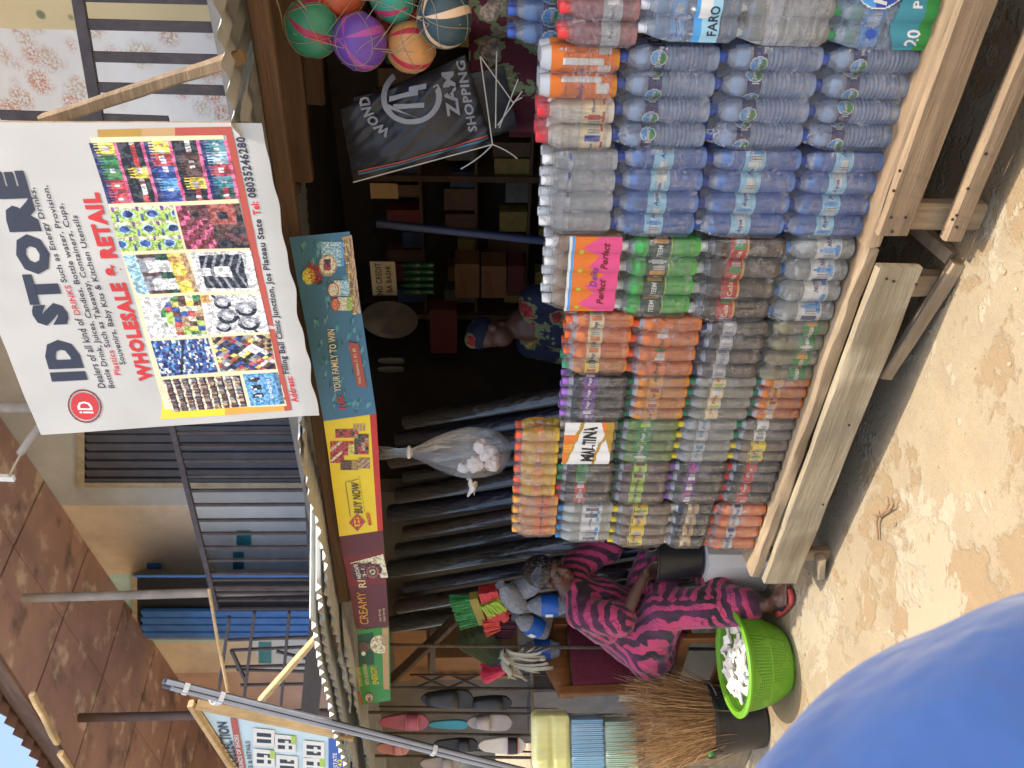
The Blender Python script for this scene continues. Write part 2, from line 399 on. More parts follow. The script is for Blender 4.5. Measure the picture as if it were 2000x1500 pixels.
br = bench('display_bench', xm + 0.004, 0.75, 'low tan plank bench under the blue water packs', BOARD2, BOARD2, 9, 0.008, -0.012)
pl = MB(); pl.plank((xl - 0.005, 2.185, 0.216), (xm - 0.06, 2.185, 0.222), 0.032, 0.155, (0, 0, 1), 22, 0.004, 31); pl.build('apron_board', wood('weathered_board', L(176, 160, 130), L(132, 116, 90), 'X', 0.8), bl)
pl = MB(); pl.plank((xl + 0.12, 2.24, 0.0), (xl + 0.12, 2.24, 0.295), 0.07, 0.04, (0, 1, 0), 6, 0.003, 4); pl.build('leg', BOARDZ, bl)
pl = MB(); pl.plank((xm - 0.17, 2.26, 0.0), (xm - 0.17, 2.26, 0.295), 0.085, 0.07, (0, 1, 0), 6, 0.004, 5); pl.build('leg', BOARDZ, bl)
for k, xx in enumerate((xl + 0.12, xm - 0.17)):
    pl = MB(); pl.plank((xx, 2.92, 0.0), (xx, 2.92, 0.295), 0.07, 0.06, (0, 1, 0), 6, 0.003, 7 + k); pl.build('leg', BOARDZ, bl)
pl = MB(); pl.plank(PY(1872, 512, 2.2), PY(1728, 735, 2.23), 0.05, 0.035, (0, 1, 0), 8, 0.003, 12); pl.build('brace', BOARD, bl)
pl = MB(); pl.plank(PY(1862, 505, 2.24), V((xm + 0.02, 2.9, 0.2)), 0.05, 0.045, (0, 0, 1), 8, 0.003, 13); pl.build('stretcher', BOARD, bl)
pl = MB(); pl.plank((xl + 0.15, 2.2, 0.06), (xl + 0.02, 2.2, 0.03), 0.035, 0.06, (0, 1, 0), 6, 0.004, 15); pl.build('foot_block', BOARD, bl)
xr = PY(1780, 455, 2.17).x
pl = MB(); pl.plank((xr, 2.165, 0.300), (0.75, 2.165, 0.298), 0.03, 0.100, (0, 0, 1), 22, 0.003, 33); pl.build('apron_board', BOARD2, br)
xq = PY(1860, 462, 2.16).x
pl = MB(); pl.plank((xq, 2.15, 0.112), (0.75, 2.15, 0.122), 0.04, 0.06, (0, 0, 1), 22, 0.003, 35); pl.build('rail', BOARD2, br)
for k, (xx, yy) in enumerate([(PY(1850, 418, 2.22).x, 2.22), (0.6, 2.22), (PY(1850, 418, 2.22).x, 2.9), (0.6, 2.9)]):
    pl = MB(); pl.plank((xx, yy, 0.0), (xx, yy, 0.30), 0.09, 0.06, (0, 1, 0), 6, 0.005, 37 + k); pl.build('leg', BOARDZ, br)

NAIL = pm('rusty_nail', L(40, 30, 26), .7)
def nails(spots, Yp, parent):
    for x, y in spots: k = MB(); p = PY(x, y, Yp); k.lathe([(.0045, 0), (.0045, .004), (.002, .005)], 8, p, None, True, (1, 0, 0), (0, 0, 1), (0, -1, 0)); k.build('nail', NAIL, parent)
nails([(1731, 544), (1745, 549), (1789, 555), (1658, 830), (1690, 825), (1686, 852), (1607, 985), (1580, 1120)], 2.168, bl)
nails([(1740, 424), (1768, 424), (1742, 452), (1745, 372), (1757, 333)], 2.149, br)
nails([(1868, 420), (1860, 428), (1868, 443), (1890, 368), (1925, 300)], 2.129, br)
# ------------------------------------------------------------------ packs of drinks
def mat_film(name='shrink_film', tint=(0.9, 0.9, 0.9), base=0.10):
    m, nt = newmat(name); t = NT(nt)
    v = t.coord('Object', (9, 9, 30), (0.3, 0.2, 0.4)); n = t.noise(v, 1.0, 4, 0.6, 1.2)
    n2 = t.noise(t.coord('Object', (40, 40, 7), (0.2, 0.5, 0.1)), 1.0, 3, 0.5, 0.8)
    nrm = t.bump(t.math('ADD', n, t.math('MULTIPLY', n2, 0.6)), 1.0, 0.05)
    g1 = t.n('ShaderNodeBsdfGlossy', i_Roughness=0.09, i_Color=(1, 1, 1, 1)); nt.links.new(nrm, g1.inputs['Normal'])
    d1 = t.n('ShaderNodeBsdfDiffuse', i_Color=tint + (1,)); tl = t.n('ShaderNodeBsdfTranslucent', i_Color=tint + (1,))
    dd = t.n('ShaderNodeMixShader', i_Fac=0.45); nt.links.new(d1.outputs[0], dd.inputs[1]); nt.links.new(tl.outputs[0], dd.inputs[2])
    tr = t.n('ShaderNodeBsdfTransparent')
    lw = t.n('ShaderNodeLayerWeight', i_Blend=0.25); nt.links.new(nrm, lw.inputs['Normal'])
    a = t.n('ShaderNodeMixShader'); nt.links.new(t.ramp(n, 0.35, 0.8, base * 0.5, base * 2.0), a.inputs[0]); nt.links.new(tr.outputs[0], a.inputs[1]); nt.links.new(dd.outputs[0], a.inputs[2])
    # creases: gathered film is whiter; the white streaks also paint in its bright glints
    n4 = t.noise(t.coord('Object', (5, 5, 11), (.5, .9, .3)), 1.0, 5, .62, 1.4); n5 = t.noise(t.coord('Object', (14, 14, 5), (.2, -.6, .8)), 1.0, 4, .6, 1.0)
    cr = t.math('MAXIMUM', t.ramp(t.math('ABSOLUTE', t.math('SUBTRACT', n4, .5)), .004, .016, 1, 0), t.ramp(t.math('ABSOLUTE', t.math('SUBTRACT', n5, .52)), .003, .014, .8, 0))
    cr = t.math('MULTIPLY', cr, t.ramp(t.noise(t.coord('Object', (6, 6, 6)), 1.0, 2), .46, .68, 0, .6))
    wh = t.n('ShaderNodeBsdfPrincipled'); wh.inputs['Base Color'].default_value = (.9, .9, .9, 1); wh.inputs['Roughness'].default_value = .25; wh.inputs['Coat Weight'].default_value = 1.0
    a2 = t.n('ShaderNodeMixShader'); nt.links.new(cr, a2.inputs[0]); nt.links.new(a.outputs[0], a2.inputs[1]); nt.links.new(wh.outputs[0], a2.inputs[2]); a = a2
    b = t.n('ShaderNodeMixShader'); nt.links.new(t.ramp(lw.outputs['Fresnel'], 0.0, 1.0, 0.05, 0.8), b.inputs[0]); nt.links.new(a.outputs[0], b.inputs[1]); nt.links.new(g1.outputs[0], b.inputs[2])
    t.out(b.outputs[0]); return m
FILM = mat_film(base=0.035); FILMHAZY = mat_film('hazy_film', (0.86, 0.85, 0.82), 0.42); FILMBLUE = mat_film('blue_film', (0.62, 0.75, 0.92), 0.3)
def mat_drink(name, col, body=0.85, head=0.35, level=0.80, H=0.23):
    """drink in a PET bottle: liquid up to LEVEL of the height, thin clear plastic above it"""
    if name in _mc: return _mc[name]
    m, nt = newmat(name); t = NT(nt)
    sep = t.n('ShaderNodeSeparateXYZ'); nt.links.new(t.coord('Object'), sep.inputs[0])
    full = t.ramp(sep.outputs[2], level * H - 0.002, level * H + 0.002, 1.0, 0.0)
    n = t.noise(t.coord('Object', (1, 1, 0.5)), 26, 3)
    c = t.mix(t.ramp(n, 0.3, 0.7), tuple(x * 0.86 for x in col), tuple(min(1, x * 1.12) for x in col))
    c = t.mix(full, (0.72, 0.74, 0.74), c)
    tn = {True: .30, False: .06}[body < .7]
    p = t.bsdf(c, 0.09, None, 0, 0.8, 0.5, tn)
    tl = t.n('ShaderNodeBsdfTranslucent'); t.put(tl.inputs[0], c)
    q = t.n('ShaderNodeMixShader', i_Fac=0.2); nt.links.new(p, q.inputs[1]); nt.links.new(tl.outputs[0], q.inputs[2])
    tr = t.n('ShaderNodeBsdfTransparent'); t.put(tr.inputs[0], t.mix(full, (1.0, 1.0, 1.0), tuple(0.35 + 0.65 * x for x in col)))
    mx = t.n('ShaderNodeMixShader'); nt.links.new(t.ramp(full, 0, 1, head, body), mx.inputs[0])
    nt.links.new(tr.outputs[0], mx.inputs[1]); nt.links.new(q.outputs[0], mx.inputs[2])
    t.out(mx.outputs[0]); _mc[name] = m; return m
SODA = [(.55, 0), (.86, .0), (.97, .035), (.985, .10), (.95, .16), (.99, .22), (.97, .34), (.90, .42), (.95, .47), (.955, .64), (.99, .67), (1.0, .70), (.93, .77), (.74, .84), (.50, .895), (.42, .915), (.42, .94)]
WATER = [(.6, 0), (.9, .0), (.98, .03), (1, .06)] + [(r, .09 + .045 * k + .0225 * j) for k in range(10) for j, r in ((0, 1.0), (1, .905))] + [(.96, .54), (.965, .70), (1, .72), (.98, .77), (.86, .83), (.6, .89), (.40, .92), (.40, .945)]
BLUEB = [(.6, 0), (.9, 0), (1.0, .04), (.96, .085), (1, .11), (.985, .3), (.97, .42), (.965, .62), (1.0, .64), (.99, .70), (.92, .78), (.74, .86), (.48, .915), (.38, .93), (.38, .95)]
JUICE = [(.6, 0), (.92, 0), (1, .05), (1, .20), (.93, .26), (.93, .30), (1, .36), (1, .62), (.96, .68), (.80, .78), (.56, .84), (.50, .86), (.5, .88)]
CARTON = [(.7, 0), (.95, 0), (1, .03), (1, .66), (.96, .73), (.72, .82), (.52, .86), (.52, .88)]
CAN = [(.75, 0), (.88, .0), (1, .06), (1, .88), (.86, .96), (.86, .985), (.80, .985), (.80, .97), (.2, .97)]
# kind: profile, drink colour, body, head opacity, cap colour, (label z0, z1), label colour, [accent inks], text, text ink, bold
K = {}
def kind(name, prof, col, body, head, cap, lz, lab, acc, txt, ink, cr=.47, ltop=.84, tsz=0.55): K[name] = dict(prof=prof, col=col, body=body, head=head, cap=cap, lz=lz, lab=lab, acc=acc, txt=txt, ink=ink, cr=cr, ltop=ltop, tsz=tsz)
kind('coconut', SODA, L(228, 230, 222), .66, .45, L(60, 130, 190), (.20, .56), 'white', ['navy', 'sky'], 'NUTRI', 'navy', ltop=.9, tsz=.3)
kind('ginger', SODA, L(150, 128, 104), .8, .4, L(232, 206, 40), (.40, .66), 'yellow', ['purple', 'green'], 'Pop', 'purple')
kind('malt', SODA, L(52, 48, 48), .92, .8, L(206, 200, 184), (.36, .62), 'tan', ['cream', 'orange'], 'malt', 'black')
kind('orange', SODA, L(236, 128, 50), .9, .45, L(232, 84, 30), (.46, .64), 'silver', ['navy', 'amber'], 'Pop', 'navy')
kind('orange2', SODA, L(236, 132, 56), .9, .45, L(228, 84, 40), (.42, .66), 'orange', ['white', 'green'], 'Pop', 'brown')
kind('orange3', SODA, L(242, 138, 60), .9, .5, L(238, 110, 48), (.44, .66), 'cream', ['orange', 'navy'], 'Pop', 'navy')
kind('cola_mix', SODA, L(92, 78, 68), .86, .4, L(190, 40, 50), (.46, .66), 'red', ['white', 'green'], 'Cola', 'white')
kind('chapman', SODA, L(112, 86, 72), .86, .4, L(30, 80, 56), (.42, .66), 'lime', ['darkred', 'green'], 'Pop', 'darkred')
kind('grape', SODA, L(88, 84, 80), .75, .5, L(120, 80, 150), (.50, .68), 'purple', ['white', 'pink'], 'Pop', 'pink')
kind('cola_red', SODA, L(84, 76, 68), .86, .4, L(190, 46, 52), (.46, .66), 'red', ['brick', 'cream'], 'Pop', 'white')
kind('lime', SODA, L(122, 156, 76), .82, .4, L(30, 90, 60), (.42, .68), 'green', ['lime', 'white'], 'Pop', 'white')
kind('soda_clear', SODA, L(212, 214, 208), .6, .45, L(226, 200, 50), (.46, .66), 'silver', ['teal', 'white'], 'Pop', 'teal')
kind('tonic', SODA, L(208, 206, 190), .6, .45, L(40, 120, 90), (.46, .66), 'cream', ['white', 'lime'], 'Pop', 'red')
kind('bitter', SODA, L(150, 138, 120), .7, .45, L(40, 120, 90), (.46, .66), 'white', ['grey', 'lime'], 'Pop', 'green')
kind('pineapple', SODA, L(230, 150, 54), .88, .5, L(34, 100, 70), (.44, .66), 'amber', ['brick', 'white'], 'Pop', 'darkred')
kind('tropical', SODA, L(222, 128, 46), .9, .5, L(34, 110, 84), (.50, .68), 'amber', ['white', 'darkred'], 'Pop', 'darkred')
kind('blackcurrant', SODA, L(104, 94, 88), .86, .5, L(40, 50, 90), (.48, .68), 'silver', ['grey', 'white'], 'BIGI', 'grey')
kind('lemon', SODA, L(176, 168, 126), .7, .4, L(50, 56, 52), (.14, .42), 'green', ['amber', 'white'], 'BIGI', 'white', ltop=.9, tsz=.35)
kind('teem', SODA, L(84, 206, 84), .86, .5, L(232, 232, 228), (.36, .66), 'darkgreen', ['amber', 'white'], 'TEEM', 'white', tsz=.35)
kind('coke', SODA, L(100, 84, 68), .84, .35, L(220, 220, 214), (.44, .66), 'red', ['green', 'white'], 'Cola', 'cream')
kind('drinkwater', JUICE, L(238, 240, 240), .5, .4, L(236, 236, 232), (.60, .66), 'silver', ['blue', 'grey'], 'R', 'blue')
kind('peach', JUICE, L(222, 190, 150), .7, .6, L(238, 236, 230), (.30, .60), 'orange', ['pink', 'orange'], 'Delite', 'pink')
kind('aquablue', BLUEB, L(150, 186, 242), .64, .5, L(50, 72, 150), (.38, .60), 'lightblue', ['white', 'sky'], 'Aqua', 'blue', tsz=.35)
kind('swan', WATER, L(206, 222, 244), .58, .45, L(52, 84, 170), (.55, .69), 'navy', ['white', 'sky'], 'Swan', 'white')
kind('swanback', WATER, L(176, 206, 244), .6, .5, L(80, 110, 200), (.50, .66), 'navy', ['white', 'sky'], 'Swan', 'white')
kind('yogurt', CARTON, L(226, 218, 200), 1, 1, L(226, 60, 70), (.10, .42), 'cream', ['blue', 'red'], 'Yogurt', 'blue', .60, tsz=.25)
kind('dudu', CAN, L(228, 148, 56), 1, 1, L(220, 216, 206), (.06, .86), 'orange', ['white', 'green'], 'Dudu', 'purple', .3, tsz=.16)
kind('pinkcap', JUICE, L(206, 150, 150), .7, .4, L(238, 60, 56), (.22, .46), 'silver', ['white', 'grey'], 'fresh', 'grey', .5)
kind('faro', WATER, L(170, 186, 204), .6, .5, L(220, 222, 226), (.55, .69), 'sky', ['white', 'blue'], 'FARO', 'navy')
kind('plain', WATER, L(196, 194, 184), .6, .5, L(200, 206, 204), (.55, .69), 'silver', ['white', 'grey'], 'water', 'grey')
kind('pure', WATER, L(170, 196, 190), .6, .5, L(60, 150, 90), (.5, .69), 'sky', ['white', 'red'], 'Pure', 'white')
kind('juice', JUICE, L(242, 196, 66), .95, .6, L(236, 96, 50), (.34, .58), 'amber', ['orange', 'purple'], 'Caprisun', 'white', .5)
kind('juice2', JUICE, L(230, 160, 84), .95, .6, L(238, 172, 66), (.20, .5), 'orange', ['navy', 'brick'], 'Frutta', 'navy', .5)
kind('maltbottle', SODA, L(150, 140, 126), .7, .6, L(150, 140, 120), (.4, .6), 'silver', ['gold', 'white'], 'malt', 'gold')
_pm_cache = {}
def bottle_meshes(kn, R, H):
    k = K[kn]; key = (kn, round(R, 3), round(H, 3))
    if key in _pm_cache: return _pm_cache[key]
    R, H = key[1], key[2]; O = V()
    dm = mat_drink('drink_%s_%d' % (kn, round(H * 1000)), k['col'], k['body'], k['head'], k['ltop'], H)
    b = MB(); b.lathe([(r * R * (0.985 if k['prof'] is not SODA else 1), z * H) for r, z in k['prof']], 18)
    if k['prof'] is SODA:                              # petal foot
        b = MB(); b.lathe([(r * R, z * H) for r, z in k['prof']], 20, fn=lambda t, s: 1 - (0.07 * (0.5 - 0.5 * math.cos(5 * t)) if s < 0.2 else 0))
    bm_ = b.mesh('bottle', O, [dm], True, 50)
    zt = k['prof'][-1][1]; cr = R * k['cr']
    c = MB()
    if k['prof'] is not CAN:
        c.lathe([(cr * .96, zt * H - .004), (cr, zt * H - .002), (cr, .985 * H), (cr * .86, H), (cr * .2, H)], 20, fn=lambda t, s: 1 + 0.03 * math.cos(10 * t))
        c.lathe([(cr * 1.04, zt * H - .009), (cr * 1.04, zt * H - .005)], 20)
    else: c.lathe([(R * .82, .965 * H), (R * .82, .98 * H), (R * .2, .98 * H)], 16)
    cm = pm('cap_%d_%d_%d' % tuple(int(x * 200) for x in k['cap']), k['cap'], 0.4, 0.1, 20)
    cm_ = c.mesh('cap', O, [cm], True, 40)
    # label: sleeve following the bottle, with printed patches and lettering standing a hair proud
    z0, z1 = k['lz'][0] * H, k['lz'][1] * H
    def rad_at(z):
        pr = k['prof']
        for (r0, a), (r1, b_) in zip(pr, pr[1:]):
            if a * H <= z <= b_ * H and b_ > a: return R * (r0 + (r1 - r0) * (z - a * H) / ((b_ - a) * H))
        return R
    rr = max(rad_at(z0), rad_at(z1), rad_at((z0 + z1) / 2)) + 0.0007
    lb = MB(); lb.lathe([(rr, z0), (rr, z1)], 24, mi=INKI[k['lab']], cap=False)
    def on(a0, a1, b0, b1, off):
        return lambda u, v: V(((rr + off) * math.sin(a0 + (a1 - a0) * u), -(rr + off) * math.cos(a0 + (a1 - a0) * u), z0 + (z1 - z0) * (b0 + (b1 - b0) * v)))
    A = k['acc']; lh = z1 - z0
    tw = min(1.25, k['tsz'] * lh * len(k['txt']) * 0.6 / rr)
    for j, a in enumerate((-0.1, 2.0, 4.1) if kn in ('swan', 'swanback') else (0.0, 3.2)):
        if kn in ('swan', 'swanback'):                 # white-edged oval with blue sky over green hills, lettered in white
            for off, (sa, sb, ink) in enumerate(((.56, .62, 'white'), (.48, .54, 'sky'))):
                fnn = on(a - sa * lh / rr, a + sa * lh / rr, .5 - sb, .5 + sb, .0005 + off * .0005)
                lb.grid(fnn, 12, 12, lambda u, v, ink=ink: (('green' if (v < .45 + .2 * math.sin(u * 5) and ink == 'sky') else ink) if (u - .5) ** 2 + (v - .5) ** 2 < .25 else None))
            lb.text('Swan', on(a - .42 * lh / rr, a + .42 * lh / rr, .38, .72, .0016), 'white', .03, .3)
        else:
            lb.grid(on(a + tw * .62, a + tw * .62 + .5, .18, .82, .0006), 5, 1, lambda u, v, i=A[0]: A[0])
            if j != 1: lb.grid(on(a - tw * .62 - .42, a - tw * .62, .1, .9, .0006), 4, 5, lambda u, v: A[1] if (u - .5) ** 2 + (v - .5) ** 2 < .25 else None)
            th_ = min(.27, tw * rr / max(1, len(k['txt'])) * 1.5 / lh / 2); lb.text(k['txt'], on(a - tw / 2, a + tw / 2, .52 - th_, .52 + th_, .0012), k['ink'], .03, .15)
        bw = on(a + 1.35, a + 1.75, .2, .7, .0009)     # bar code
        if kn != 'dudu': lb.grid(bw, 14, 1, lambda u, v: ('white', 'black', 'white', 'white', 'black')[int(u * 97) % 5])
    if lh > 0.2 * H and kn in ('ginger', 'coconut', 'lemon', 'coke', 'teem', 'aquablue', 'dudu', 'yogurt', 'malt'):
        e = {'ginger': ('black', .9, .96), 'coconut': ('sky', .08, .26), 'lemon': ('amber', .42, .58), 'coke': ('amber', .0, .12), 'teem': ('lime', .0, .06), 'aquablue': ('white', .3, .66), 'dudu': ('white', .06, .26), 'yogurt': ('red', .06, .16), 'malt': ('cream', .7, .95)}[kn]
        lb.grid(on(0, 6.283, e[1], e[2], .0004), 24, 1, lambda u, v: e[0] if math.sin(u * 25) > -.4 or kn in ('teem', 'coke') else None)
    lm_ = lb.mesh('label', O, INKL, True, 30)
    _pm_cache[key] = (bm_, cm_, lm_); return _pm_cache[key]
def rawobj(name, me, parent, loc=(0, 0, 0), rz=0.0):
    o = bpy.data.objects.new(name, me); COL.objects.link(o); o.parent = parent; o.location = loc; o.rotation_euler = (0, 0, rz); return o
Y0 = 2.245
def front_fn(s0, s1, z0, z1, n, R, yo=0.0, off=0.0025):
    d = (s1 - s0) / n
    def fn(u, v):
        s = s0 + (s1 - s0) * u; q = ((s - s0) / d) % 1.0 - 0.5
        dip = R * min(0.3, 1 - math.sqrt(max(0.0, 1 - (q * 1.9) ** 2)))
        return V((s, Y0 + yo + dip - off, z0 + (z1 - z0) * v))
    return fn
PACKS = []
def pack(kn, y1, y0, x0, x1, label, group='shrink-wrapped packs stacked for sale', yo=0.0, zb=None, zt=None, n=4, film=FILM, wrap=None, sub2=None, depth=2, lean=0.0):
    """y1..y0: far and near side, x0: cap tops, x1: base (all on the picture, cast on to the stack's front)"""
    ym = (y0 + y1) / 2; xm_ = (x0 + x1) / 2
    Yf = Y0 + yo
    s0 = PY(xm_, y1, Yf).x + 0.002; s1 = PY(xm_, y0, Yf).x - 0.002
    z0 = zb if zb is not None else PY(x1, ym, Yf).z
    z1 = zt if zt is not None else PY(x0, ym, Yf).z
    H = z1 - z0 - 0.002; d = (s1 - s0) / n; R = d / 2 * 0.985
    t = thing('drink_pack', ((s0 + s1) / 2, Yf + R, z0), label, 'drink pack', group)
    for r in range(depth):
        for i in range(n):
            kk = kn if not sub2 or i not in sub2[1] else sub2[0]
            bm_, cm_, lm_ = bottle_meshes(kk, R, H)
            b = rawobj('bottle', bm_, t, (s0 + d * (i + .5) - (s0 + s1) / 2 + rnd.uniform(-.001, .001), r * d * 0.97, 0), rnd.uniform(-3.14, 3.14))
            rawobj('cap', cm_, b); rawobj('label', lm_, b)
    # the film: drawn tight over the row, with a shoulder above
    f = MB(); w2 = s1 - s0; dp = d * depth; per = []
    m = 7
    for i in range(n * m + 1): per.append(('f', i / (n * m)))
    ring = []
    def contour(sh, u, side):
        pass
    ztop = H * (0.985 if K[kn]['prof'] is CAN else 0.80)
    for (zz, ins) in ((0.004, .012), (0.02, 0.0), (H * .35, 0.0), (H * .68, 0.001), (ztop, .010), (H * .90, .022), (H * .99, .030), (H * 1.004, .06)):
        pts = []
        ff = front_fn(-w2 / 2 + ins * .6, w2 / 2 - ins * .6, 0, 1, n, R, 0, 0.0)
        for i in range(n * m + 1):
            p = ff(i / (n * m), 0); pts.append(V((p.x, -R - 0.003 + (p.y - Y0) + ins * .8 + 0.0015 * nz(i * .7, zz * 30, y0), zz)))
        back = [V((w2 / 2 - ins * .6, -R + dp * (k + 1) / 4, zz)) for k in range(3)] + [V((w2 / 2 - w2 * k / 6, dp - R + 0.004 - ins, zz)) for k in range(1, 6)] + [V((-w2 / 2 + ins * .6, -R + dp * (3 - k) / 4, zz)) for k in range(3)]
        ring.append(pts + back)
    nr = len(ring[0])
    base = ORG[t.name]
    f.add([p + base for rg in ring for p in rg], [(a * nr + k, a * nr + (k + 1) % nr, a * nr + nr + (k + 1) % nr, a * nr + nr + k) for a in range(len(ring) - 1) for k in range(nr)])
    f.build('shrink_wrap', film, t, ang=60)
    if wrap: wrap(t, s0, s1, z0, z0 + H, n, R, yo)
    PACKS.append(t); return t
def wrap_panel(t, s0, s1, z0, z1, n, R, yo, cells, cf, texts, name='printed_wrap'):
    mb = MB(); fn = front_fn(s0 + .001, s1 - .001, z0, z1, n, R, yo, 0.0065)
    mb.grid(fn, cells[0], cells[1], cf)
    for (body, u0, v0, u1, v1, ink, bold, sh) in texts:
        mb.text(body, sub(fn, u0, v0, u1, v1, V((0, -.0012, 0))), ink, bold, sh)
    mb.build(name, INKL, t, ang=50)
def w_maltina(*a):
    def cf(u, v):
        if v < .06 or v > .93: return None
        e = abs(v - (.80 - .55 * (1 - u) ** 1.5))
        if v > .60 + .3 * (1 - u) and v < .93 and u < .72 and u > .04: return 'orange' if (v > .82 and int(u * 40) % 2) or u > .5 else 'amber' if u > .3 else 'orange'
        if abs(v - (.62 + .3 * (1 - u) * .9)) < .035 or abs(v - (.36 - .35 * u * u)) < .03: return 'gold'
        if v < .30 - .3 * (1 - u) and u > .25: return 'gold' if v < .2 else 'orange'
        return 'white'
    wrap_panel(*a, (70, 60), cf, [('MALTINA', .10, .36, .93, .60, 'black', .05, .12)])
def w_peach(*a):
    def cf(u, v):
        if v > .70: return None
        if v > .62: return 'sky' if v < .66 else 'white'
        k = (u * 4) % 1.0
        if v > .50 and abs(k - .25) < .12 and v < .56: return 'lime'
        top = .46 - .42 * abs(k - .5)
        return 'pink' if v < top + .06 * math.sin(u * 9) else 'orange'
    wrap_panel(*a, (84, 56), cf, [('Perfect', .12, .16, .46, .26, 'darkred', .03, .3), ('Perfect', .60, .16, .94, .26, 'darkred', .03, .3), ('Delite', .36, .28, .62, .38, 'purple', .02, .3)])
def w_faro(*a):
    def cf(u, v):
        if .20 < v < .46: return 'white' if (.30 < v < .42 and .25 < u < .75) else ('sky' if v > .38 else 'lightblue')
        return None
    wrap_panel(*a, (50, 50), cf, [('FARO', .08, .22, .40, .32, 'ink', .02, 0), ('0=', .52, .22, .64, .32, 'ink', .02, 0)])
def w_pure(*a):
    def cf(u, v):
        if (u - .62) ** 2 * 1.3 + (v - .60) ** 2 < .052: return 'white' if (u - .62) ** 2 * 1.3 + (v - .60) ** 2 > .046 else ('blue' if v < .62 else 'sky')
        if (u - .17) ** 2 * 1.2 + (v - .60) ** 2 < .0032: return 'blue'
        wave = .32 + .16 * u + .06 * math.sin(u * 7)
        if v < wave: return 'teal' if v > wave - .16 and u < .6 else ('green' if v < .12 or u > .66 else 'teal')
        return None
    wrap_panel(*a, (80, 80), cf, [('N', .56, .66, .68, .76, 'white', .03, .2), ('Pur', .46, .52, .78, .66, 'white', .04, .2), ('PRO', .44, .16, .74, .26, 'white', .03, 0), ('20', .05, .10, .22, .24, 'white', .02, 0)])
def w_yog(*a): pass
BZ = 0.351
def zat(x, y): return PY(x, y, Y0).z
G = 'shrink-wrapped packs stacked for sale'
def column(ys, rows):
    """rows bottom-up: (kind, y1, y0, x_base or None for the bench, x_top, label, extras)"""
    zs = []
    ym = sum(ys) / 2
    for (kn, dy1, dy0, xb, xt, label, kw) in rows:
        zs.append(BZ if xb is None else zat(xb, ym))
    for i, (kn, dy1, dy0, xb, xt, label, kw) in enumerate(rows):
        top = zs[i + 1] if i + 1 < len(rows) else zat(xt, ym)
        pack(kn, ys[0] + dy1, ys[1] + dy0, xt or (xb or 1510) - 110, xb or 1510, label, G, zb=zs[i], zt=top, **kw)
E = {}
column((1076, 990), [
    ('orange', 3, 1, None, None, 'pack of orange soda with orange caps and silver bar-code labels, lowest by the seated woman', E),
    ('malt', -1, -1, 1385, None, 'pack of black malt drink with tan and white labels and pale caps', E),
    ('ginger', -4, 2, 1303, None, 'pack of brown ginger drink with yellow caps and yellow patterned labels, four bottles wide', E),
    ('coconut', -14, 0, 1192, 1086, 'pack of cloudy clear drink with blue caps, under the orange juice pack', E)])
kind('cola_green', SODA, L(92, 78, 68), .86, .4, L(40, 130, 84), (.46, .66), 'green', ['lime', 'white'], 'Cola', 'darkgreen')
column((988, 908), [
    ('cola_red', 0, 0, None, None, 'pack of dark cola with red caps and small red labels, on the bench', E),
    ('grape', -1, 0, 1412, None, 'pack of dark soda with purple caps and pink-purple labels, above the red-capped cola', E),
    ('chapman', 0, 0, 1302, None, 'pack of brown soda with yellow-green labels, under the half green, half red capped cola', E),
    ('cola_mix', 0, 0, 1195, 1086, 'cola pack with two green caps and two red caps', dict(sub2=('cola_green', (2, 3))))])
column((908, 825), [
    ('bitter', 0, 0, None, None, 'mixed pack of pale green-capped and yellow-capped drinks, on the bench', dict(sub2=('ginger', (0, 1)))),
    ('soda_clear', 0, 0, 1430, None, 'pack of cloudy clear soda with yellow caps', E),
    ('lime', 0, 0, 1318, None, 'pack of dull green lime soda with dark green caps, under the printed white malt pack', E),
    ('maltbottle', 0, 0, 1202, 1092, 'malt pack in white printed film with gold swirls and big black lettering', dict(wrap=w_maltina, film=FILM))])
kind('blackgrape', SODA, L(92, 88, 86), .7, .4, L(168, 110, 200), (.48, .68), 'purple', ['white', 'pink'], 'Pop', 'white')
column((825, 740), [
    ('tropical', 0, 0, None, None, 'pack of brown-orange soda with amber labels, on the bench', E),
    ('tonic', 0, 0, 1468, None, 'pack of pale tonic with dark green caps and cream labels', E),
    ('pineapple', 0, 0, 1340, None, 'pack of amber soda with yellow labels, in the middle of its stack', E),
    ('blackgrape', 0, 0, 1222, 1096, 'pack of clear-necked dark soda with bright purple caps, topmost of its stack', E)])
kind('greencap', SODA, L(224, 150, 76), .9, .5, L(70, 160, 120), (.44, .66), 'yellow', ['orange', 'navy'], 'Pop', 'navy')
column((742, 620), [
    ('lemon', 10, 10, None, None, 'pack of pale yellow-green lemon drink with black caps and green labels', E),
    ('blackcurrant', 4, 12, 1490, None, 'pack of dark grey soda with blue caps and silver labels', E),
    ('orange2', 0, 4, 1362, None, 'orange soda pack with plain orange labels, under the pack with white script labels', E),
    ('orange3', -6, -4, 1230, 1102, 'orange soda pack with white script labels and one green cap', dict(sub2=('greencap', (0,))))])
column((624, 468), [
    ('coconut', 12, 2, None, None, 'pack of cloudy clear drink with blue caps, on the bench beside the blue water', E),
    ('coke', 8, 2, 1520, None, 'pack of cola with white caps and red and green labels, under the bright green soda', E),
    ('teem', -2, 2, 1358, None, 'pack of bright green soda with dark green labels', E),
    ('peach', -14, -6, 1206, 1062, 'pink and orange printed film pack of white-capped drinks', dict(wrap=w_peach))])
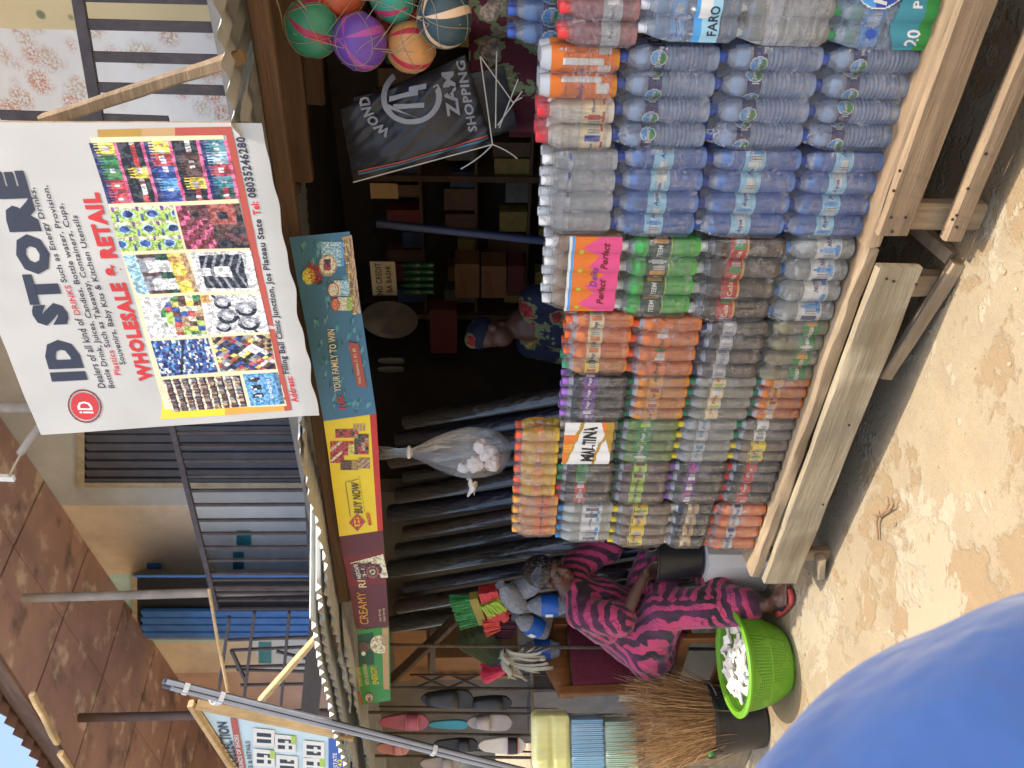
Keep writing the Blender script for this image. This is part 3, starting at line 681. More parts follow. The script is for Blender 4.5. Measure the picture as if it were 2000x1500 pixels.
column((466, 298), [
    ('aquablue', 2, -2, None, None, 'deep blue bottled water pack, lowest of three alike, on the bench', E),
    ('aquablue', 2, -2, 1548, None, 'deep blue bottled water pack, middle of three alike', E),
    ('aquablue', 0, -6, 1368, None, 'deep blue bottled water pack, under the clear white-capped bottles', E),
    ('drinkwater', -6, -2, 1199, 1056, 'pack of clear water bottles with white caps', E)])
column((297, 92), [
    ('swan', -2, -2, None, None, 'water pack with oval hill labels, lowest of three alike, on the bench', E),
    ('swan', 0, 0, 1588, None, 'water pack with oval hill labels, middle of three alike', E),
    ('swan', 0, 0, 1392, None, 'water pack with oval hill labels, under the yogurt bottles', E),
    ('yogurt', 0, 0, 1203, 1050, 'pack of two white red-capped yogurt bottles and two orange cans', dict(sub2=('dudu', (2, 3))))])
column((94, -110), [
    ('pure', 0, 0, None, None, 'green and clear printed pack of water with round blue badge', dict(wrap=w_pure, film=FILMBLUE)),
    ('plain', 0, 0, 1640, None, 'water pack in wrinkled grey film with loose folds', dict(film=FILMHAZY)),
    ('faro', -8, 0, 1450, None, 'water pack in pale blue printed film', dict(wrap=w_faro, film=FILMBLUE, yo=-.02)),
    ('pinkcap', 2, 0, 1252, 1094, 'pack of pinkish drinks with bright red caps', dict(yo=-.015))])
pack('swanback', 92, -90, 992, 1120, 'water pack with blue caps standing behind the red-capped pink drinks', G, yo=.25, zb=zat(1250, 0) + .03)
# two juice packs lying along the top of the two end stacks
pack('juice', 976, 846, 1002, 1086, 'yellow juice pack with orange-red caps, topmost beside the hanging clear bag', G, zb=zat(1085, 947), zt=zat(1004, 940), n=6)
pack('juice2', 1052, 974, 998, 1086, 'peach-orange juice pack with amber caps, on the end stack', G, zb=zat(1085, 1035), zt=zat(1001, 1010), n=4)
# ------------------------------------------------------------------ two-storey building behind
def plain(name, col, **k): return pm(name, col, 0.85, 0.14, 1.6, 0.25, 40, **k)
TAN = plain('tan_paint', L(220, 202, 176), dirt=0.25); GREYP = plain('grey_paint', L(184, 186, 184), dirt=0.2)
CYAN = plain('cyan_paint', L(184, 214, 208), dirt=0.2); PINKP = plain('dusty_pink_paint', L(200, 166, 148), dirt=0.25)
DADO = plain('whitewash', L(214, 218, 216), dirt=0.25)
def mat_leaf():
    m, nt = newmat('yellow_wall_with_leaf_prints'); t = NT(nt); v = t.coord('World', (1, 1, 1))
    vo = t.n('ShaderNodeTexVoronoi', i_Scale=5.2, i_Randomness=0.75); nt.links.new(v, vo.inputs['Vector'])
    c = t.mix(t.ramp(t.noise(v, 2.0, 5), .35, .7), L(226, 204, 156), L(212, 188, 138))
    c = t.mix(t.ramp(vo.outputs[0], .10, .16, .8, 0), c, L(84, 104, 74))
    t.out(t.bsdf(c, .8, t.bump(t.noise(v, 30), .2))); return m
def mat_sponge():
    m, nt = newmat('sponge_printed_wall'); t = NT(nt); v = t.coord('World', (1, 1, 1.1))
    vo = t.n('ShaderNodeTexVoronoi', i_Scale=5.6, i_Randomness=0.85); nt.links.new(v, vo.inputs['Vector'])
    fine = t.noise(v, 70, 3, .6); big = t.noise(v, 1.6, 4)
    blot = t.math('MULTIPLY', t.ramp(t.math('ADD', vo.outputs[0], t.math('MULTIPLY', t.noise(v, 12, 3), .35)),   .50, .72, 1, 0), t.ramp(fine, .42, .56))
    c = t.mix(t.ramp(big, .3, .7), L(238, 232, 222), L(222, 214, 204))
    c = t.mix(t.math('MULTIPLY', blot, .8), c, t.mix(t.ramp(vo.outputs['Color'], .25, .75), L(196, 108, 48), L(190, 160, 122)))
    t.out(t.bsdf(c, .8, t.bump(t.noise(v, 30), .2))); return m
LEAF = mat_leaf(); SPONGE = mat_sponge()
WN = V((-0.146, -0.989, 0)).normalized(); WP0 = PD(100, 960, 7.76)
def wp(x, y, off=0.0): return PP(x, y, WP0 + WN * off, WN)
WT = V((0.989, -0.146, 0)).normalized()
bd = thing('building', (wp(400, 900).x, wp(400, 900).y, 0), 'two-storey building with tan, grey and cyan painted upper gallery', 'building')
def wallseg(yl, yr, m, z0=2.76, z1=6.05, off=0.0, name='wall', lab=None):
    a = wp(500, yl, off); b = wp(500, yr, off); k = MB()
    t = WN * (-0.15)
    k.hexa([(a.x, a.y, z0), (b.x, b.y, z0), (b.x + t.x, b.y + t.y, z0), (a.x + t.x, a.y + t.y, z0), (a.x, a.y, z1), (b.x, b.y, z1), (b.x + t.x, b.y + t.y, z1), (a.x + t.x, a.y + t.y, z1)])
    o = k.build(name, m, bd)
    if lab: o['label'] = lab
    return o
segs = [(1640, 1312, PINKP, 'dusty pink wall'), (1312, 1252, TAN, 'tan wall left of the blue door'), (1252, 1118, CYAN, 'cyan wall round the blue door'), (1118, 985, TAN, 'tan wall with soot stain'),
        (985, 600, GREYP, 'grey wall round the steel door'), (600, 66, SPONGE, 'white wall with orange sponge prints'), (66, -500, LEAF, 'yellow wall with leaf prints')]
for yl, yr, m, lab in segs: wallseg(yl, yr, m, lab=lab)
zd = wp(395, 1050).z
for yl, yr in ((1120, 985), (1310, 1246)): wallseg(yl, yr, DADO, 2.76, zd, 0.012, 'dado')
def ontowall(name, x0, x1, y1, y0, m, off0, off1, parent=bd, frame=None):
    k = MB(); c = [(x1, y1), (x1, y0), (x0, y0), (x0, y1)]
    a = [wp(x, y, off0) for x, y in c]; b = [wp(x, y, off1) for x, y in c]
    k.hexa([*a, *b]); return k.build(name, m, parent)
STEEL = pm('dark_steel_paint', L(76, 76, 82), .5, .2, 5, .15, dirt=.3)
BLUE = pm('blue_door_paint', L(64, 120, 192), .5, .16, 5, .2, dirt=.25)
FRAME = pm('flaking_frame', L(172, 158, 132), .8, .2, 9, .2)
DARK = pm('unlit_opening_slab', L(30, 30, 36), .9, .2, 3)  # dark slabs in this colour stand for unlit space behind doors and shutters
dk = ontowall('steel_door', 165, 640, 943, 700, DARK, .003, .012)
for k in range(14):
    y = 940 - k * 17; q = MB(); q.bar(wp(168, y, .03), wp(640, y, .03), .10, .02, WN); q.build('door_panel', STEEL, dk)
ontowall('door_frame', 150, 640, 953, 943, FRAME, .0, .05); ontowall('door_frame', 150, 165, 943, 700, FRAME, .0, .05)
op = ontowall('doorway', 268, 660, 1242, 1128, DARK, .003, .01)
for k in range(4):
    y = 1240 - k * 14; q = MB(); q.bar(wp(278, y, .05), wp(660, y, .05), .14, .03, WN); q.bar(wp(278, y - 6, .06), wp(660, y - 6, .06), .02, .04, WN); q.build('door_panel', BLUE, op)
q = MB(); q.hexa([wp(660, 1128, .02), wp(660, 1124, .02), wp(660, 1124, .6), wp(660, 1128, .6), wp(262, 1128, .02), wp(262, 1124, .02), wp(262, 1124, .6), wp(262, 1128, .6)]); q.build('open_door_leaf', BLUE, bd)
ontowall('door_frame', 258, 660, 1250, 1242, FRAME, .0, .05); ontowall('door_frame', 258, 268, 1242, 1122, FRAME, .0, .05)
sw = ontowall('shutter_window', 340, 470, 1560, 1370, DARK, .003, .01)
for k in range(9):
    y = 1550 - k * 21; q = MB(); q.bar(wp(345, y, .03), wp(470, y, .03), .22, .02, WN); q.build('shutter_slat', pm('slate_paint', L(92, 104, 116), .5, .15, 5, .1), sw)
ontowall('poster', 252, 306, 1340, 1316, INK['amber'], .003, .008); ontowall('poster', 306, 322, 1339, 1316, INK['cream'], .003, .008)
ontowall('bag_on_handle', 286, 315, 1112, 1100, BLUE, .01, .08)
ontowall('green_stripe', 455, 476, 1112, 1078, INK['teal'], .014, .018); ontowall('green_stripe', 462, 490, 1066, 1036, INK['teal'], .014, .018)
ontowall('green_stripe', 505, 530, 1296, 1254, INK['teal'], .014, .018)
# gallery ceiling of stained boards, fascia, roof edge
def mat_ceiling():
    m, nt = newmat('stained_ceiling_board'); t = NT(nt); v = t.coord('World')
    n1 = t.noise(v, 1.3, 6, .6, .3); n2 = t.noise(v, 3.4, 4)
    c = t.mix(t.ramp(n1, .35, .65), L(186, 146, 128), L(158, 124, 110)); c = t.mix(t.ramp(n2, .56, .68, 0, .75), c, L(226, 202, 172))
    c = t.mix(t.ramp(t.noise(v, 1.9, 5, .6), .56, .70, 0, .8), c, L(96, 82, 78))
    t.out(t.bsdf(c, .8, t.bump(n2, .2, .02))); return m
CEIL = mat_ceiling()
A_, B_ = PY(30, 1330, 3.9), PY(140, 1500, 3.9); C_, D_ = wp(100, 960), wp(460, 1490)
zf, zw = (A_.z + B_.z) / 2, (C_.z + D_.z) / 2
q = MB(); xs_ = [-19 + 1.22 * i for i in range(19)]
def wally(x): return WP0.y - WN.x / WN.y * (x - WP0.x)
for i in range(len(xs_) - 1):
    for (f0, f1) in ((0, .5), (.5, 1)):
        x0, x1 = xs_[i] + .015, xs_[i + 1] - .015
        def pt(x, f, dz=0): y0, y1 = 3.9, wally(x); return V((x, y0 + (y1 - y0) * f + (.006 if f == f0 else -.006), zf + (zw - zf) * f + dz + .012 * nz(x * .8, f * 3)))
        e = MB(); e.hexa([pt(x0, f0), pt(x1, f0), pt(x1, f1), pt(x0, f1), pt(x0, f0, .02), pt(x1, f0, .02), pt(x1, f1, .02), pt(x0, f1, .02)]); e.build('ceiling_board', CEIL, bd)
q.hexa([(-19, 3.9, zf + .10), (3, 3.9, zf + .10), (3, 12, zf + 1.1), (-19, 12, zf + 1.1), (-19, 3.92, zf + .13), (3, 3.92, zf + .13), (3, 12, zf + 1.2), (-19, 12, zf + 1.2)]); q.build('roof_deck', pm('dusty_brown', L(104, 78, 66), .85, .25, 2, .2), bd)
FASC = wood('fascia_board', L(130, 102, 84), L(96, 74, 62), 'X'); z_o = PY(20, 1350, 3.78).z
q = MB(); q.plank((-19, 3.86, zf + .03), (3, 3.86, zf + .03), .05, .17, (0, 0, 1), 40, .012, 77); q.build('fascia', FASC, bd)
q = MB(); q.grid(lambda u, v: V((-19 + 22 * u, 3.74 + 9 * v, zf + .13 + v * 1.3 + .03 * math.cos(u * 22 * 2 * math.pi / .2) + .02 * nz(u * 30, 5))), 440, 2); q.build('roof_sheet', pm('red_brown_roofing', L(120, 92, 82), .7, .2, 3, .1), bd)
for k, (x0, y0, x1, y1) in enumerate(((62, 1355, 112, 1450), (118, 1470, 150, 1520))):
    q = MB(); q.plank(PY(x0, y0, 3.75), PY(x1, y1, 3.75), .05, .05, (0, 0, 1), 5, .008, 81 + k); q.build('batten', PALE, bd)
zs_ = PY(600, 1000, 4.25).z - .03
q = MB(); q.hexa([(-19, 4.15, zs_ - .25), (3, 4.15, zs_ - .25), (3, 9, zs_ - .25), (-19, 9, zs_ - .25), (-19, 4.15, zs_), (3, 4.15, zs_), (3, 9, zs_), (-19, 9, zs_)]); q.build('gallery_floor', pm('grey_concrete', L(132, 126, 116), .9, .25, 3, .4, dirt=.3), bd)
CABLE = pm('wire', L(70, 60, 52), .7)
for k, pts in enumerate([[(0, 905), (60, 1000), (118, 1010), (180, 1118), (215, 1175), (250, 1255), (264, 1300), (268, 1380)], [(110, 1008), (140, 1090), (165, 1180), (205, 1240), (240, 1262), (246, 1330)]]):
    q = MB(); q.tube([wp(x, y, .02) for x, y in pts], .007, 5); q.build('wire', CABLE, bd)
# posts and odds and ends of the gallery
PIPE = pm('pipe_paint', L(150, 140, 130), .5, .25, 6, .15, dirt=.4)
q = MB(); q.tube([PY(45, 1168, 4.32), PY(230, 1163, 4.32), PY(660, 1150, 4.32)], .04, 12); tagd(q.build('gallery_post', PIPE), 'grey pipe post rising from the railing in front of the blue door', 'post')
q = MB(); q.tube([PY(150, 1402, 4.32), PY(660, 1392, 4.32)], .045, 12); tagd(q.build('gallery_post', pm('brown_pipe', L(92, 74, 66), .6, .2, 6)), 'dark brown pipe post before the dusty pink wall', 'post')
q = MB(); q.tube([PY(-140, 792, 4.32), PY(70, 796, 4.32)], .04, 12); tagd(q.build('gallery_post', PIPE), 'pale pipe post vanishing behind the big white shop sign', 'post')
lb = thing('lamp_bracket', PY(60, 850, 4.0), 'grey pipe bracket with thin strip lamp, beside the top of the white sign', 'lamp')
q = MB(); q.tube([PY(90, 815, 4.0), PY(40, 884, 4.0)], .026, 10); q.build('pipe', PIPE, lb)
q = MB(); q.tube([PY(42, 884, 4.0), PY(17, 931, 4.0)], .008, 6); q.build('wire', FRAME, lb)
q = MB(); q.bar(PY(-40, 931, 4.0), PY(28, 934, 4.0), .045, .03); q.build('strip_lamp', INK['white'], lb)
def railing(name, rails, bars, Yp, label, wb=.028, wr=.04, m=None, posts=()):
    m = m or DARKIRON
    r0 = PY(*rails[0][0], Yp); t = thing(name, (r0.x, r0.y, zs_), label, 'railing')
    for (a, b) in rails: k = MB(); k.bar(PY(*a, Yp), PY(*b, Yp), wr, .03, (0, 1, 0)); k.build('rail', m, t)
    for (a, b) in bars: k = MB(); k.bar(PY(*a, Yp + .004), PY(*b, Yp + .004), wb, .02, (0, 1, 0)); k.build('bar', m, t)
    return t
def rx(y, a, b): return a[0] + (b[0] - a[0]) * (y - a[1]) / (b[1] - a[1])
ta, tb = (322, 775), (424, 1190); ba, bb = (590, 775), (612, 1190)
railing('gallery_railing', [(ta, tb), (ba, bb)], [((rx(y, ta, tb), y), (rx(y, ba, bb), y - 1)) for y in [790, 817, 845, 872, 900, 930, 958, 986, 1016, 1042, 1069, 1094, 1120, 1132, 1146, 1158, 1172, 1189]], 4.25,
        'brown iron railing with upright bars in front of the grey wall', .024)
ta, tb = (128, -150), (194, 245); ba, bb = (560, -150), (575, 245)
railing('gallery_railing', [(ta, tb)], [((rx(y, ta, tb), y), (560, y + 10)) for y in [-105, -60, -8, 47, 110, 170]] + [((0, 224), (330, 236))], 4.25, 'wide-spaced dark railing in front of the sponge-printed wall', .05, .055)
m_ = railing('iron_rack', [((448, 1205), (428, 1345)), ((497, 1195), (470, 1420)), ((565, 1195), (545, 1420)), ((452, 1270), (480, 1330)), ((622, 1290), (612, 1345))],
             [((446, 1250), (625, 1243)), ((452, 1270), (625, 1262)), ((440, 1303), (625, 1298)), ((462, 1308), (622, 1312)), ((470, 1338), (622, 1335)), ((540, 1272), (622, 1292)), ((595, 1310), (618, 1342))], 4.12, 'welded iron rack of thin bars beyond the leaning plank', .026, .026)
q = MB(); q.tube([PY(408, 1150, 4.05), PY(425, 1250, 3.9), PY(446, 1355, 3.75)], .014, 8); tagd(q.build('bamboo_stick', PALE), 'thin pale stick lying across the railing by the pipe post', 'stick')
q = MB(); q.bar(PY(626, 1180, 3.7), PY(600, 1440, 3.2), .05, .14); tagd(q.build('dark_beam', pm('black_beam', L(48, 42, 40), .8)), 'black squared beam behind the leaning plank', 'beam')
q = MB(); q.plank(PY(655, 1203, 2.5), PY(508, 1370, 2.5), .03, .045, (0, 1, 0), 8, .003, 44); tagd(q.build('prop_plank', PALE), 'pale narrow plank leaning against the ragged awning by the iron rack', 'plank')
q = MB(); q.plank(PY(84, 236, 2.36), PY(474, 110, 2.34), .036, .04, (0, 1, 0), 10, .004, 46); tagd(q.build('prop_plank', BOARD2), 'tan squared stick leaning beside the top of the big white sign', 'plank')
q = MB(); q.plank(PY(648, 1215, 2.35), PY(668, 1500, 2.35), .035, .05, (0, 0, 1), 8, .004, 48); tagd(q.build('eave_batten', PALE), 'pale batten along the awning edge near the second sign', 'batten')

# ------------------------------------------------------------------ the big white shop sign
SN = V((0, -1, 0.17)).normalized(); SP0 = V((0, 2.15, 2.27))
def sp(x, y, off=0.0): return PP(x, y, SP0 + SN * off, SN)
sg = thing('shop_sign', sp(545, 525), 'big white printed sign with huge dark lettering and pictures of goods', 'sign')
CL = [(607, 812), (490, 240), (-172, 238), (80, 850)]
fp = bil(*[sp(x, y) for x, y in CL])
k = MB(); CLOTH = pm('vinyl_banner', L(188, 185, 176), .5, .05, 2.5, .08, 6, dirt=.1)
def rip(p): return SN * (.005 * nz(p.x * 4, p.z * 3, 2) + .002 * nz(p.x * 11, p.z * 3))
NU = 80
k.grid(lambda u, v: fp(u, v) + rip(fp(u, v)) + V((0, 0, (-.03 + .016 * nz(u * 11, 2)) if v == 0 else 0)), NU, 60)
k.build('vinyl', CLOTH, sg)
ctr = sum((sp(*c) for c in CL), V()) / 4
k = MB()
for a, b in ((0, 1), (1, 2), (2, 3), (3, 0)): k2 = MB(); k2.bar(ctr.lerp(sp(*CL[a]), .95) - SN * .03, ctr.lerp(sp(*CL[b]), .95) - SN * .03, .03, .04, (0, 1, 0)); k2.build('frame_bar', BOARD, sg)
pr = MB()
LAY = [0.0007]
def S2(x, y): return sp(x, y, LAY[0])
S2.post = lambda p: p + rip(p)
def posted(fn, c):
    p = getattr(c, 'post', None)
    return (lambda u, v: p(fn(u, v))) if p else fn
def T(body, x0, y0, x1, y1, h, ink, bold=.0, h1=None, sh=0, mb=None, cast=None):
    h1 = h1 or h; c = cast or S2; b = mb or pr
    b.text(body, posted(bil(c(x0, y0), c(x1, y1), c(x1 - h1, y1 + h1 * .03), c(x0 - h, y0 + h * .05)), c), ink, bold, sh)
def Q(c4, nu, nv, fn, mb=None, cast=None):
    c = cast or S2; (mb or pr).grid(posted(bil(*[c(x, y) for x, y in c4]), c), max(nu, 10), max(nv, 6), fn)
def ink(n): return lambda u, v: n
# coloured border, then pictures, then lettering (each layer a hair proud of the last)
Q([(570, 801), (452, 247), (438, 249), (556, 803)], 1, 1, ink('brick'))
Q([(570, 801), (556, 803), (312, 800), (316, 820)], 1, 1, ink('amber')) if False else Q([(570, 801), (562, 780), (320, 762), (314, 819)], 24, 6, lambda u, v: 'amber' if v < .45 else 'yellow' if v < .95 or u < .6 else None)
Q([(452, 264), (452, 247), (190, 253), (193, 272)], 1, 12, lambda u, v: 'brick' if v < .45 else 'tan' if v < .7 else 'gold')
LAY[0] = .0010
Q([(560, 793), (436, 264), (176, 268), (322, 800)], 60, 50, lambda u, v: 'cream')
LAY[0] = .0013
def H(*a): return (math.sin(sum(x * k for x, k in zip(a, (12.9898, 78.233, 37.719)))) * 43758.5453) % 1.0
def shelves(rows, cols, pals, bar='pink'):
    def f(u, v):
        r = int(v * rows); q = v * rows - r; c = int(u * cols); p = u * cols - c
        if q < .12: return bar
        pal = pals[(rows - 1 - r) % len(pals)]; base = pal[int(u * len(pal) * .999)]
        if q > .86 or (q > .68 and abs(p - .5) > .2) or abs(p - .5) > .44: return 'black' if (r % 2) else 'navy'
        if .35 < q < .55: return 'white' if H(c, r) > .6 else ('red' if base in ('black', 'darkgreen') else base)
        return base
    return f
def crates(u, v):
    if v > .5 and u < .7 or v > .8: return 'darkred' if (int(u * 9) + int(v * 11)) % 3 else 'pink'
    if u > .55 and .1 < v < .5: return 'brick' if abs(u - .75) > .08 or abs(v - .3) > .08 else 'black'
    return 'maroon' if H(int(u * 6), int(v * 6)) > .6 else 'brown' if H(int(u * 12), int(v * 9)) > .5 else 'black'
def sachets(u, v):
    p, q = (u * 3) % 1, (v * 2.6 + int(u * 3) * .3) % 1
    e = (p - .5) ** 2 + (q - .5) ** 2 * 1.2
    if e < .05: return 'navy' if H(int(u * 3), int(v * 2.6)) > .4 else 'blue'
    if e < .09: return 'lightblue'
    return 'blue' if .9 < q and p < .5 else ('purple' if q < .12 and p > .7 else 'lime' if (p < .8) else 'cream')
def juices(u, v):
    if v > .8 or v < .08: return 'lightblue' if v > .8 else 'tan'
    p = (u * 2.2) % 1
    if v < .3: return 'yellow' if p < .7 else 'amber'
    return 'white' if .2 < p < .85 and v < .68 else ('darkgreen' if v < .5 else 'brown' if p < .2 else 'grey')
def boxes(u, v):
    if abs(u - .5) < .13 and .38 < v < .66: return 'white'
    a = abs(u - .5) < .42 and .16 < v < .86 and not (abs(u - .5) < .1 and v > .72)
    return ('grey' if int((v + .3 * abs(u - .5)) * 22) % 3 == 0 else 'black') if a else 'white'
def goods(u, v):
    if (v > .62 + .3 * math.sin(u * 3.1) - .2) or u < .05: return 'white'
    return ['lime', 'green', 'red', 'tan', 'cream', 'brown', 'yellow', 'white', 'blue'][int(H(int(u * 8), int(v * 8)) * 9)]
def pots(u, v):
    for (a, b, r) in ((.25, .3, .2), (.62, .3, .2), (.45, .62, .19), (.8, .66, .16), (.18, .72, .14)):
        e = math.hypot(u - a, (v - b) * 1.1)
        if e < r: return 'white' if e < r * .25 else 'silver' if e < r * .6 else 'grey' if (u - a) > 0 else 'black'
    if abs(v - .5 - .6 * (u - .5)) < .03: return 'black'
    return 'amber' if u > .8 and v > .85 else 'white'
def waters(u, v):
    if .56 < u * .2 + v * .9 < .60: return 'black'
    return ['blue', 'navy', 'sky', 'white', 'blue', 'navy'][int(H(int(u * 13), int(v * 30)) * 6)]
def sweets(u, v):
    s = int((u + v) * 9); r = int((u - v) * 7)
    return ['brown', 'black', 'blue', 'yellow', 'red', 'tan', 'white', 'grey', 'gold', 'navy', 'brown', 'black'][int(H(s, r) * 12)]
def cans(u, v):
    q = (v * 9) % 1
    if q < .2: return 'black'
    return 'cream' if q > .75 else 'maroon' if (u * 22) % 1 < .4 and v > .4 else ['brown', 'tan', 'brown', 'grey'][int(H(int(u * 22), int(v * 9)) * 4)]
def cola(u, v):
    if .12 < u < .88 and .55 < v < .86 and (u * 4) % 1 < .6: return 'black' if H(int(u * 24), int(v * 10)) > .3 else 'white'
    return 'sky' if v > .12 else 'steel'
Q([(469, 388), (443, 272), (174, 279), (211, 398)], 140, 130, photo(shelves(5, 22, [('red', 'red', 'green', 'green', 'yellow'), ('black', 'black', 'yellow', 'black', 'black'), ('blue', 'sky', 'blue', 'red', 'yellow'), ('black', 'yellow', 'brown', 'brown', 'black'), ('darkgreen', 'teal', 'red', 'lightblue', 'teal')]), 1, .008))
for c4, fn, nu, nv in [([(359, 487), (338, 400), (212, 405), (237, 491)], sachets, 44, 50), ([(488, 484), (467, 397), (343, 401), (364, 487)], crates, 44, 44), ([(388, 571), (361, 494), (240, 498), (268, 576)], juices, 36, 44),
                       ([(507, 569), (490, 489), (368, 493), (386, 571)], boxes, 46, 50), ([(404, 655), (389, 577), (272, 582), (292, 662)], goods, 44, 44), ([(526, 648), (509, 574), (390, 578), (407, 654)], pots, 46, 46),
                       ([(426, 727), (406, 660), (294, 666), (316, 735)], waters, 40, 40), ([(540, 720), (527, 653), (413, 659), (431, 726)], sweets, 48, 48), ([(483, 794), (468, 733), (317, 741), (337, 804)], cans, 60, 50), ([(556, 789), (543, 726), (474, 731), (490, 793)], cola, 40, 30)]:
    Q(c4, nu * 2, nv * 2, photo(fn, nu))
pr.build('pictures', INKL, sg, ang=20); pr = MB(); LAY[0] = .0016
T('ID STORE', 172, 742, 46, 333, 72, 'ink', .075, 62)
def seg(a, xa, slope, y0, y1, h, inkn, bold=.01): x = lambda y: xa - slope * (757 - y); T(a, x(y0), y0, x(y1), y1, h, inkn, bold)
seg('Dealers of all kind of', 207, .350, 757, 622, 15, 'ink'); seg('DRINKS', 207, .350, 615, 557, 12, 'red'); seg('Such as Energy Drinks,', 207, .350, 551, 366, 15, 'ink')
seg('Bottle Drink, Juices, Candies, Bottle water, Provision,', 228, .335, 757, 362, 15, 'ink')
seg('Plastics', 246, .335, 731, 684, 12, 'red'); seg('Such as Takeaway, Containers, Cups,', 246, .335, 678, 397, 15, 'ink')
seg('Souvenirs, Baby Kits & Kitchen Utensils', 265, .330, 711, 420, 15, 'ink')
T('WHOLESALE & RETAIL', 302, 742, 193, 376, 29, 'red', .06, 36)
T('Address:', 583, 786, 571, 735, 14, 'red', .03); T('Filling Ball Clinic Junction, Jos Plateau State', 569, 729, 513, 428, 16, 'ink', .025, 17)
T('Tel:', 510, 420, 504, 394, 15, 'red', .03); T('08035246280', 502, 386, 478, 267, 18, 'ink', .03, 19)
T('pepsi', 536, 777, 529, 740, 10, 'white', .01)
fl = lambda u, v: S2.post(bil(S2(204, 822), S2(190, 758), S2(126, 764), S2(140, 829))(u, v))
def disc(r0, r1, i): return lambda u, v: i if r0 <= math.hypot(u - .5, v - .5) < r1 else None
pr.grid(fl, 44, 44, lambda u, v: 'darkred' if .46 < math.hypot(u - .5, v - .5) < .5 else ('red' if math.hypot(u - .5, v - .5) < .41 else None))
LAY[0] = .0019; pr.text('iD', sub(lambda u, v: S2.post(bil(S2(204, 822), S2(190, 758), S2(126, 764), S2(140, 829))(u, v)), .26, .28, .64, .72), 'white', .02, .2)
pr.build('lettering', INKL, sg, ang=20)

# ------------------------------------------------------------------ four advertising strips under the awning
def strip(label, c4, Yp, base, fills, texts, wav=.006):
    """texts/fills in picture pixels, cast on to the strip's plane"""
    ps = [PY(x, y, Yp) for x, y in c4]; fn = bil(*ps)
    t = thing('advert_strip', (ps[0] + ps[1]) / 2, label, 'banner', 'advertising strips hung under the awning')
    def wave(p): return V((0, wav * nz(p.x * 5, p.z * 2), 0))
    k = MB(); k.grid(lambda u, v: fn(u, v) + wave(fn(u, v)), 40, 8, lambda u, v: base(u, v) if callable(base) else base); k.build('printed_paper', INKL, t)
    lay = [0.0012]
    def cast(x, y): return PY(x, y, Yp - lay[0])
    cast.post = lambda p: p + wave(p)
    m = MB()
    for f in fills: lay[0] += .0003; big = f[1] * f[2] > 90; Q(f[0], f[1] * (2 if big else 1), f[2] * (2 if big else 1), photo(f[3], lay[0] * 900) if big else f[3], m, cast)
    for tx in texts: lay[0] += .0002; T(*tx, mb=m, cast=cast)
    m.build('print', INKL, t, ang=20); return t
def oval(i, rim=None): return lambda u, v: (i if math.hypot(u - .5, v - .5) < (.42 if rim else .5) else rim) if math.hypot(u - .5, v - .5) < .5 else None
def sq(x0, x1, y1, y0): return [(x1, y1), (x1, y0), (x0, y0), (x0, y1)]
def dashes(u, v): return 'sky' if H(int(u * 30), int(v * 9)) > .8 and (u * 60 + v * 30) % 3 < 1 else 'steel'
strip('blue cereal advert strip with red and cream slogan', [(735, 808), (683, 452), (565, 463), (632, 822)], 2.34, 'steel', [
    ([(726, 800), (680, 460), (585, 470), (645, 812)], 90, 30, lambda u, v: 'teal' if H(int(u * 34 + v * 9), int(v * 9)) > .86 else None),
    ([(705, 612), (687, 459), (668, 463), (688, 614)], 30, 6, lambda u, v: 'tan' if v < .5 else 'cream' if (u * 9) % 1 < .15 else 'gold'),
    (sq(628, 672, 520, 472), 24, 24, lambda u, v: 'lightblue' if v > .15 else 'sky'), (sq(622, 658, 540, 497), 20, 20, oval('cream', 'tan')), (sq(632, 646, 528, 506), 10, 10, lambda u, v: ['red', 'navy', 'darkred'][int(H(int(u * 4), int(v * 4)) * 3)]),
    (sq(652, 682, 578, 548), 16, 16, lambda u, v: 'lightblue' if v < .6 else 'cream'), (sq(640, 662, 580, 552), 14, 14, oval('cream', 'red')), (sq(660, 688, 606, 580), 16, 16, lambda u, v: 'cream' if v > .4 else 'lime'), (sq(646, 664, 606, 582), 12, 12, oval('orange', 'red')),
    (sq(590, 616, 556, 522), 16, 16, oval('yellow', 'lime')), (sq(616, 630, 556, 540), 10, 10, oval('ink')),
    ([(716, 756), (700, 671), (680, 668), (698, 754)], 1, 1, ink('brick'))],
    [('GOLDEN', 622, 553, 612, 514, 12, 'red', .03), ('MORN', 630, 547, 622, 518, 9, 'red', .03), ('FUEL', 677, 799, 670, 770, 14, 'red', .02), ('YOUR FAMILY TO WIN', 667, 764, 653, 643, 14, 'cream', .015), ('Iron, Vitamins C, B1, B5', 707, 748, 695, 680, 7, 'cream', .01)])
